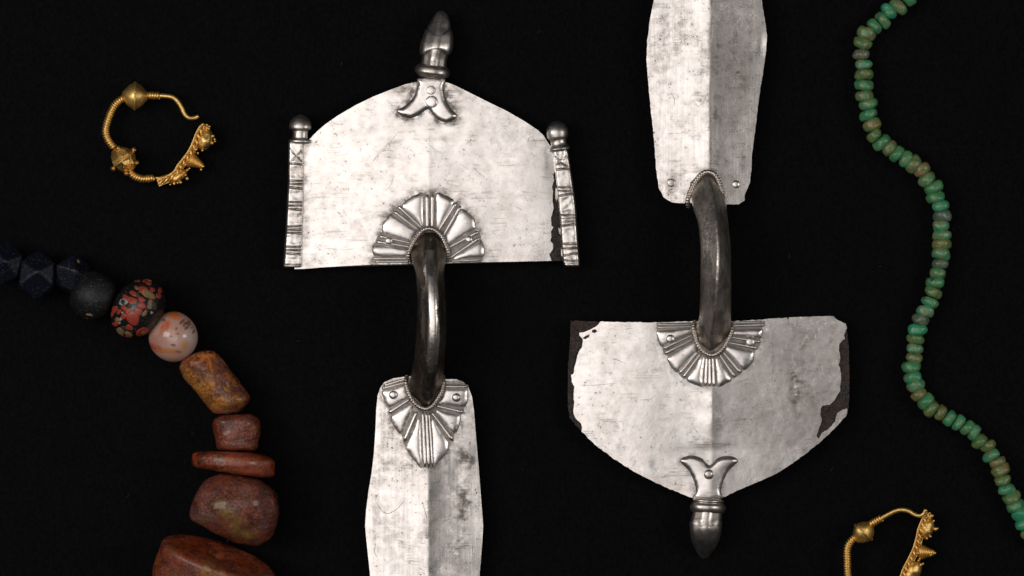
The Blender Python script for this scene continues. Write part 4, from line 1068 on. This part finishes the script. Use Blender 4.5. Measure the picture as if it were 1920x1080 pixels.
def ellipsoid_bead(name, c, axis, Rl, Rp, Rz, mat, seed, label, amp=1.6):
    prof = []
    for i in range(41):
        a = -math.pi / 2 + math.pi * i / 40
        prof.append((Rl * math.copysign(abs(math.sin(a)) ** 0.9, math.sin(a)), max(7.0, Rp * math.cos(a) ** 0.85) if abs(a) < 1.5 else 6.0))
    V, F = axis_lathe(c, axis, prof, 64, None, 1.0, Rz / Rp)
    V = noisy(V, c, amp, 30, seed, 0.4, 9)
    return recalc(build(name, V, F, mat, nk, True, label=label))
ellipsoid_bead("round_bead", (175, 555, 46), (0.88, 0.47, 0), 42, 46, 46, M_black, 2.0, "matt black round bead with a brown crust spot")
V, F = ball((171, 588, 72), 1, 14, 8, 10, 5, 6); V = noisy(V, (171, 588, 72), 2.5, 5, 1.0)
recalc(build("crust_spot", V, F, M_och, bpy.data.objects["round_bead"]))

def eye_bead():
    c = np.array([259, 578.5, 57]); ax = np.array([0.80, 0.60, 0]); ax /= np.linalg.norm(ax)
    e1 = np.array([-ax[1], ax[0], 0]); Rl, Rp, Rz = 47.0, 59.0, 56.0
    # half axes: Rl along the string, Rp across it, Rz in height
    B = ball((0, 0, 0), 1.0, 64, 40); V = []
    for (x, y, z) in B[0]:
        V.append(tuple(c + ax * x * Rl + e1 * y * Rp + np.array([0, 0, z * Rz])))
    o = recalc(build("spotted_bead", V, B[1], M_eyeblk, nk, True, label="black glass bead inlaid with red and ochre spots"))
    def top(x, y):
        d = np.array([x, y]) - c[:2]; u = (d @ ax[:2]) / Rl; v = (d @ e1[:2]) / Rp
        s = 1 - u * u - v * v
        return c[2] + Rz * math.sqrt(s) if s > 0.0 else None
    rnd = random.Random(11)
    def spot(a, b, ra, rb, mat, lift=0.55, rot=0.0):
        X0, Y0 = 190 + a / 5.685, 500 + b / 5.685; ra *= 1.22 / 5.685; rb *= 1.22 / 5.685
        n = 16; rings = 4; V, F = [], []; ph = [rnd.uniform(0, 6.28) for _ in range(3)]
        for j in range(rings + 1):
            for k in range(n):
                q = 2 * math.pi * k / n
                w = (1 + 0.10 * math.sin(2 * q + ph[0]) + 0.07 * math.sin(3 * q + ph[1]) + 0.04 * math.sin(5 * q + ph[2])) * max(0.02, j / rings)
                x, y = ra * w * math.cos(q), rb * w * math.sin(q)
                x, y = X0 + x * math.cos(rot) - y * math.sin(rot), Y0 + x * math.sin(rot) + y * math.cos(rot)
                s = 0
                z = top(x, y)
                while z is None and s < 30:
                    x += (c[0] - x) * 0.04; y += (c[1] - y) * 0.04; z = top(x, y); s += 1
                if z is None: z = c[2]
                p = np.array([x, y, z]); d = p - c; L = np.linalg.norm(d)
                p = p + d / L * (lift if j < rings else -1.2)
                V.append(tuple(p))
        for j in range(rings):
            for k in range(n):
                k2 = (k + 1) % n; F.append([j * n + k, j * n + k2, (j + 1) * n + k2, (j + 1) * n + k])
        F.append(list(range(n)))
        recalc(build("inlay", V, F, mat, o, True))
    for i, (a, b, ra, rb) in enumerate([(325, 360, 55, 38), (445, 245, 50, 40), (430, 350, 35, 28), (435, 415, 48, 28), (335, 550, 72, 70), (240, 440, 32, 28), (280, 475, 30, 35), (395, 480, 42, 44), (300, 650, 38, 30), (155, 610, 25, 28), (140, 455, 30, 42), (187, 480, 22, 28), (340, 285, 44, 25), (235, 530, 30, 30), (378, 140, 36, 20), (505, 175, 33, 22), (628, 248, 24, 35), (612, 310, 28, 30), (262, 330, 40, 28), (118, 615, 14, 18), (112, 510, 14, 32), (455, 150, 18, 16), (285, 755, 32, 10), (545, 245, 26, 24)]):
        spot(a, b, ra, rb, M_red, 0.5 + 0.05 * (i % 5), 0.4)
    spot(442, 700, 66, 54, M_red, 0.6, -0.3); spot(447, 700, 26, 13, M_och, 1.1, -0.5)
    for i, (a, b, ra, rb) in enumerate([(500, 292, 75, 42), (525, 375, 25, 25), (517, 432, 22, 22), (462, 498, 22, 36), (200, 690, 42, 40), (290, 720, 40, 24), (215, 735, 36, 18), (500, 138, 38, 11), (375, 225, 26, 16), (170, 565, 26, 20)]):
        spot(a, b, ra, rb, M_och, 0.85 + 0.05 * (i % 4), 0.5)
    spot(567, 420, 32, 42, M_oli, 0.6, 0.2); spot(240, 660, 40, 30, M_oli, 0.45, 0.2)
    spot(235, 375, 42, 38, M_wht, 0.95, -0.4); spot(233, 378, 24, 27, M_teal, 1.4, -0.4)
    for (a, b, ra, rb) in ((305, 420, 16, 25), (537, 490, 14, 14), (225, 490, 12, 12), (390, 305, 20, 24), (195, 600, 11, 11), (205, 560, 12, 20)):
        spot(a, b, ra, rb, M_wht if ra < 15 else M_oli, 0.8)
eye_bead()

def cubocta(c, R, zrot, tilt, seed, label, sx=1.0, sy=1.0):
    import itertools
    pts = []
    for a, b in ((0, 1), (0, 2), (1, 2)):
        for s, t in itertools.product((-1, 1), repeat=2):
            v = [0, 0, 0]; v[a] = s; v[b] = t; pts.append(np.array(v, float) / math.sqrt(2))
    # bring one corner upward
    up = np.array([1, 0, 1]) / math.sqrt(2); ex = np.array([0, 1.0, 0]); ey = np.cross(up, ex)
    M = np.stack([ex, ey, up]); cz, sz = math.cos(zrot), math.sin(zrot); ct, st = math.cos(tilt), math.sin(tilt)
    Rz = np.array([[cz, -sz, 0], [sz, cz, 0], [0, 0, 1]]); Rx = np.array([[1, 0, 0], [0, ct, -st], [0, st, ct]])
    Q = [Rz @ Rx @ (M @ p) for p in pts]
    import bmesh
    bm = bmesh.new()
    off = root_loc(nk)
    rnd = random.Random(seed)
    for p in Q:
        j = R * (1 + rnd.uniform(-0.10, 0.07))
        bm.verts.new(P(c[0] + p[0] * j * sx, c[1] + p[1] * j * sy, c[2] + p[2] * j) - off)
    bmesh.ops.convex_hull(bm, input=bm.verts)
    bmesh.ops.dissolve_limit(bm, angle_limit=0.2, verts=bm.verts, edges=bm.edges)
    bmesh.ops.bevel(bm, geom=list(bm.edges), offset=4.2 * S, segments=3, affect='EDGES', profile=0.6)
    bmesh.ops.recalc_face_normals(bm, faces=bm.faces)
    me = bpy.data.meshes.new("faceted_bead"); bm.to_mesh(me); bm.free(); me.materials.append(M_blue)
    o = bpy.data.objects.new("faceted_bead", me); COL.objects.link(o); o.parent = nk; o["label"] = label
cubocta((9, 494, 38), 44, 0.25, 0.10, 1, "dark blue faceted bead at the left edge")
cubocta((70, 515, 42), 48, 0.05, 0.14, 2, "largest dark blue faceted bead, two grey facets upward")
cubocta((134, 513, 38), 43, 1.0, 0.22, 3, "small dark blue faceted bead with an orange crumb")
V, F = ball((146, 492, 56), 1, 12, 8, 4, 6, 4); V = noisy(V, (146, 492, 56), 1.5, 4, 3.0); recalc(build("crumb", V, F, M_och, bpy.data.objects["faceted_bead.002"]))
th = smooth_poly([(-120, 470, 34), (-40, 484, 34), (6, 493, 34), (70, 515, 38), (137, 520, 36), (175, 555, 46), (259, 578, 57), (324, 631, 46), (380, 690, 42), (425, 750, 42), (444, 780, 42), (444, 846, 55), (440, 890, 70), (440, 955, 60), (428, 1012, 20), (402, 1078, 26), (380, 1200, 50)], 5, False)
V, F = tube(th, 2.2, 6); recalc(build("thread", V, F, M_thread, nk))

# ================================================================== GREEN BEAD NECKLACE
gn = thing("bead_necklace", "long wavy string of small green disc beads running down the right side", "necklace", 1750, 500)
def green_mat(name, g1, g2, br, kb):
    m = NT(name)
    oi = m.n('ShaderNodeObjectInfo')
    off = m.n('ShaderNodeVectorMath', operation='SCALE'); off.inputs[0].default_value = (37, 91, 53); m.l(oi.outputs['Random'], off.inputs['Scale'])
    mp = m.n('ShaderNodeVectorMath', operation='ADD'); m.l(m.coord(), mp.inputs[0])
    sc = m.n('ShaderNodeVectorMath', operation='SCALE'); sc.inputs['Scale'].default_value = 20.0; m.l(off.outputs[0], sc.inputs[0]); m.l(sc.outputs[0], mp.inputs[1])
    co = mp.outputs[0]
    a = m.noise(11, 5, 0.65, coord=co); b = m.noise(7.5, 6, 0.72, coord=co, dist=0.4); f = m.noise(2.5, 3, 0.6, coord=co); w = m.noise(16, 3, 0.5, coord=co)
    rnd = m.math('ADD', 0.52, m.math('MULTIPLY', m.math('SUBTRACT', oi.outputs['Random'], 0.5), 0.16))
    c = m.mix(m.ramp(a, 0.35, 0.68), g1, g2)
    bb = m.math('SUBTRACT', m.math('ADD', b, m.math('MULTIPLY', m.math('SUBTRACT', f, 0.5), 0.35)), m.math('SUBTRACT', rnd, 0.5))
    c = m.mix(m.math('MULTIPLY', m.ramp(bb, 0.52, 0.56), kb), c, m.mix(m.ramp(f, 0.4, 0.6), br, (0.40, 0.20, 0.09)))
    c = m.mix(m.math('MULTIPLY', m.ramp(f, 0.60, 0.68), 0.45), c, (0.42, 0.27, 0.12))
    c = m.mix(m.math('MULTIPLY', m.ramp(w, 0.58, 0.74), 0.4), c, (0.05, 0.045, 0.03))
    m.set(color=c, rough=m.ramp(a, 0.3, 0.7, 0.24, 0.42), spec=0.5, coat=0.25, coatr=0.2); m.bump(m.math('ADD', b, m.math('MULTIPLY', f, 0.4)), 0.5, 1.8)
    return m.m
M_g = [green_mat("green_glaze", (0.038, 0.28, 0.130), (0.085, 0.23, 0.080), (0.26, 0.135, 0.055), 0.62),
       green_mat("green_glaze_brown", (0.075, 0.205, 0.075), (0.125, 0.19, 0.055), (0.27, 0.145, 0.058), 0.72),
       green_mat("green_glaze_bright", (0.024, 0.33, 0.175), (0.050, 0.27, 0.12), (0.26, 0.14, 0.05), 0.6)]
M_ggrey = green_mat("worn_grey_glaze", (0.10, 0.17, 0.115), (0.075, 0.115, 0.075), (0.12, 0.10, 0.07), 0.5)
def disc_mesh(k, mat):
    prof = []; T = 10.2; R = 17.0
    for i in range(25):
        a = -math.pi / 2 + math.pi * i / 24
        prof.append((T * math.copysign(abs(math.sin(a)) ** 0.85, math.sin(a)), max(2.6, R * (0.10 + 0.90 * math.cos(a) ** 0.62))))
    V, F = axis_lathe((0, 0, 0), (1, 0, 0), prof, 32)
    V = noisy(V, (0, 0, 0), 2.6, 13, k * 3.7, 0.5, 5)
    me = bpy.data.meshes.new("disc_bead"); me.from_pydata([Vector(v) * S for v in V], [], F)
    me.polygons.foreach_set("use_smooth", np.ones(len(F), dtype=bool)); me.materials.append(mat)
    import bmesh
    bm = bmesh.new(); bm.from_mesh(me); bmesh.ops.recalc_face_normals(bm, faces=bm.faces); bm.to_mesh(me); bm.free()
    return me
vari = [disc_mesh(k, M_g[k % 3]) for k in range(9)]
vgrey = [disc_mesh(20 + k, M_ggrey) for k in range(2)]
gp = [(1703, -4), (1685, 13), (1666, 21), (1655, 38), (1639, 49), (1625, 63), (1617, 81), (1615, 102), (1619, 121), (1620, 140), (1620, 160), (1620, 180), (1629, 195), (1628, 215), (1635, 234), (1639, 254), (1653, 267), (1668, 278), (1681, 289), (1698, 298), (1712, 308), (1728, 319), (1738, 336), (1751, 352), (1754, 370.5), (1764, 386), (1766.5, 405), (1764.5, 424), (1766.5, 441), (1766.5, 458), (1764, 476), (1763, 495), (1758, 512.5), (1753, 530), (1750, 548), (1743.5, 567), (1734.5, 584), (1726, 599.5), (1720, 618), (1716, 635.5), (1715, 654), (1714, 671.5), (1708.5, 688), (1711.5, 707.5), (1717.5, 723), (1723, 740), (1736, 751), (1745.5, 766.5), (1763.5, 774), (1780, 784), (1797, 793), (1813.5, 802), (1827, 810.5), (1836, 827.5), (1853, 835.5), (1858, 854), (1870.5, 867), (1876, 881.5), (1880, 900), (1887, 918), (1897, 933), (1904, 949), (1914.5, 963), (1920, 982), (1930, 998), (1938, 1014)]
special = {7: 0, 26: 1, 31: 0, 37: 1}
brown = {6, 8 + 1, 11, 14, 15, 17, 20, 21, 29, 34, 39, 41, 45, 47, 48, 53, 54, 56, 57, 58, 60}
bright = {2, 8, 15, 25, 27, 30, 36, 38, 40, 43, 50, 55, 59, 62, 63}
gt = random.Random(5)
off = root_loc(gn)
for i, (x, y) in enumerate(gp):
    a = np.array(gp[max(0, i - 2)]); b = np.array(gp[min(len(gp) - 1, i + 2)]); d = b - a
    ang = math.atan2(-d[1], d[0]) + gt.uniform(-0.20, 0.20)
    k = gt.randrange(3)
    if i in special: me = vgrey[special[i]]
    elif i in brown: me = vari[1 + 3 * k]
    elif i in bright: me = vari[2 + 3 * k]
    else: me = vari[0 + 3 * k]
    o = bpy.data.objects.new("disc_bead", me); COL.objects.link(o); o.parent = gn
    z = 16.5 + gt.uniform(-0.5, 1.5)
    o.location = P(x, y, z) - off
    s = gt.uniform(0.90, 1.07)
    o.scale = (s * gt.uniform(0.92, 1.08), s, s)
    o.rotation_euler = (gt.uniform(0, 6.28), gt.uniform(-0.10, 0.10), ang)
    if i in special: o["label"] = "dull grey green disc bead"
    if i == 33:
        o["label"] = "green disc bead with a round hole in its side"
        hole = recalc(build("hole", *merge(ball((1749, 526, 31.5), 1, 14, 8, 4.6, 4.8, 2.2)), M_oli, gn))
        hole.name = "side_hole"
V, F = tube(smooth_poly([(x, y, 16.5) for x, y in gp], 6, False), 1.6, 6)
recalc(build("thread", V, F, M_thread, gn))

# ================================================================== lint on the cloth
lr = random.Random(3); fl = []
for (x, y) in [(362, 813), (1788, 431), (1060, 640), (560, 640), (1180, 250), (1650, 500), (980, 880), (90, 800), (1480, 480), (640, 120), (1830, 640), (240, 930), (470, 420), (1010, 60), (1560, 880)]:
    a = lr.uniform(0, 3.1); L = lr.uniform(1.5, 5)
    fl.append(tube([(x - L * math.cos(a), y - L * math.sin(a), -0.5), (x + 0.5, y - 0.6, 0.2), (x + L * math.cos(a), y + L * math.sin(a), -0.6)], 0.35, 4))
v = merge(*fl)
o = recalc(build("lint", v[0], v[1], plain_mat("lint", (0.07, 0.068, 0.066), 0.9, 0.1), None)); o["kind"] = "stuff"; o["label"] = "specks of pale lint on the black cloth"
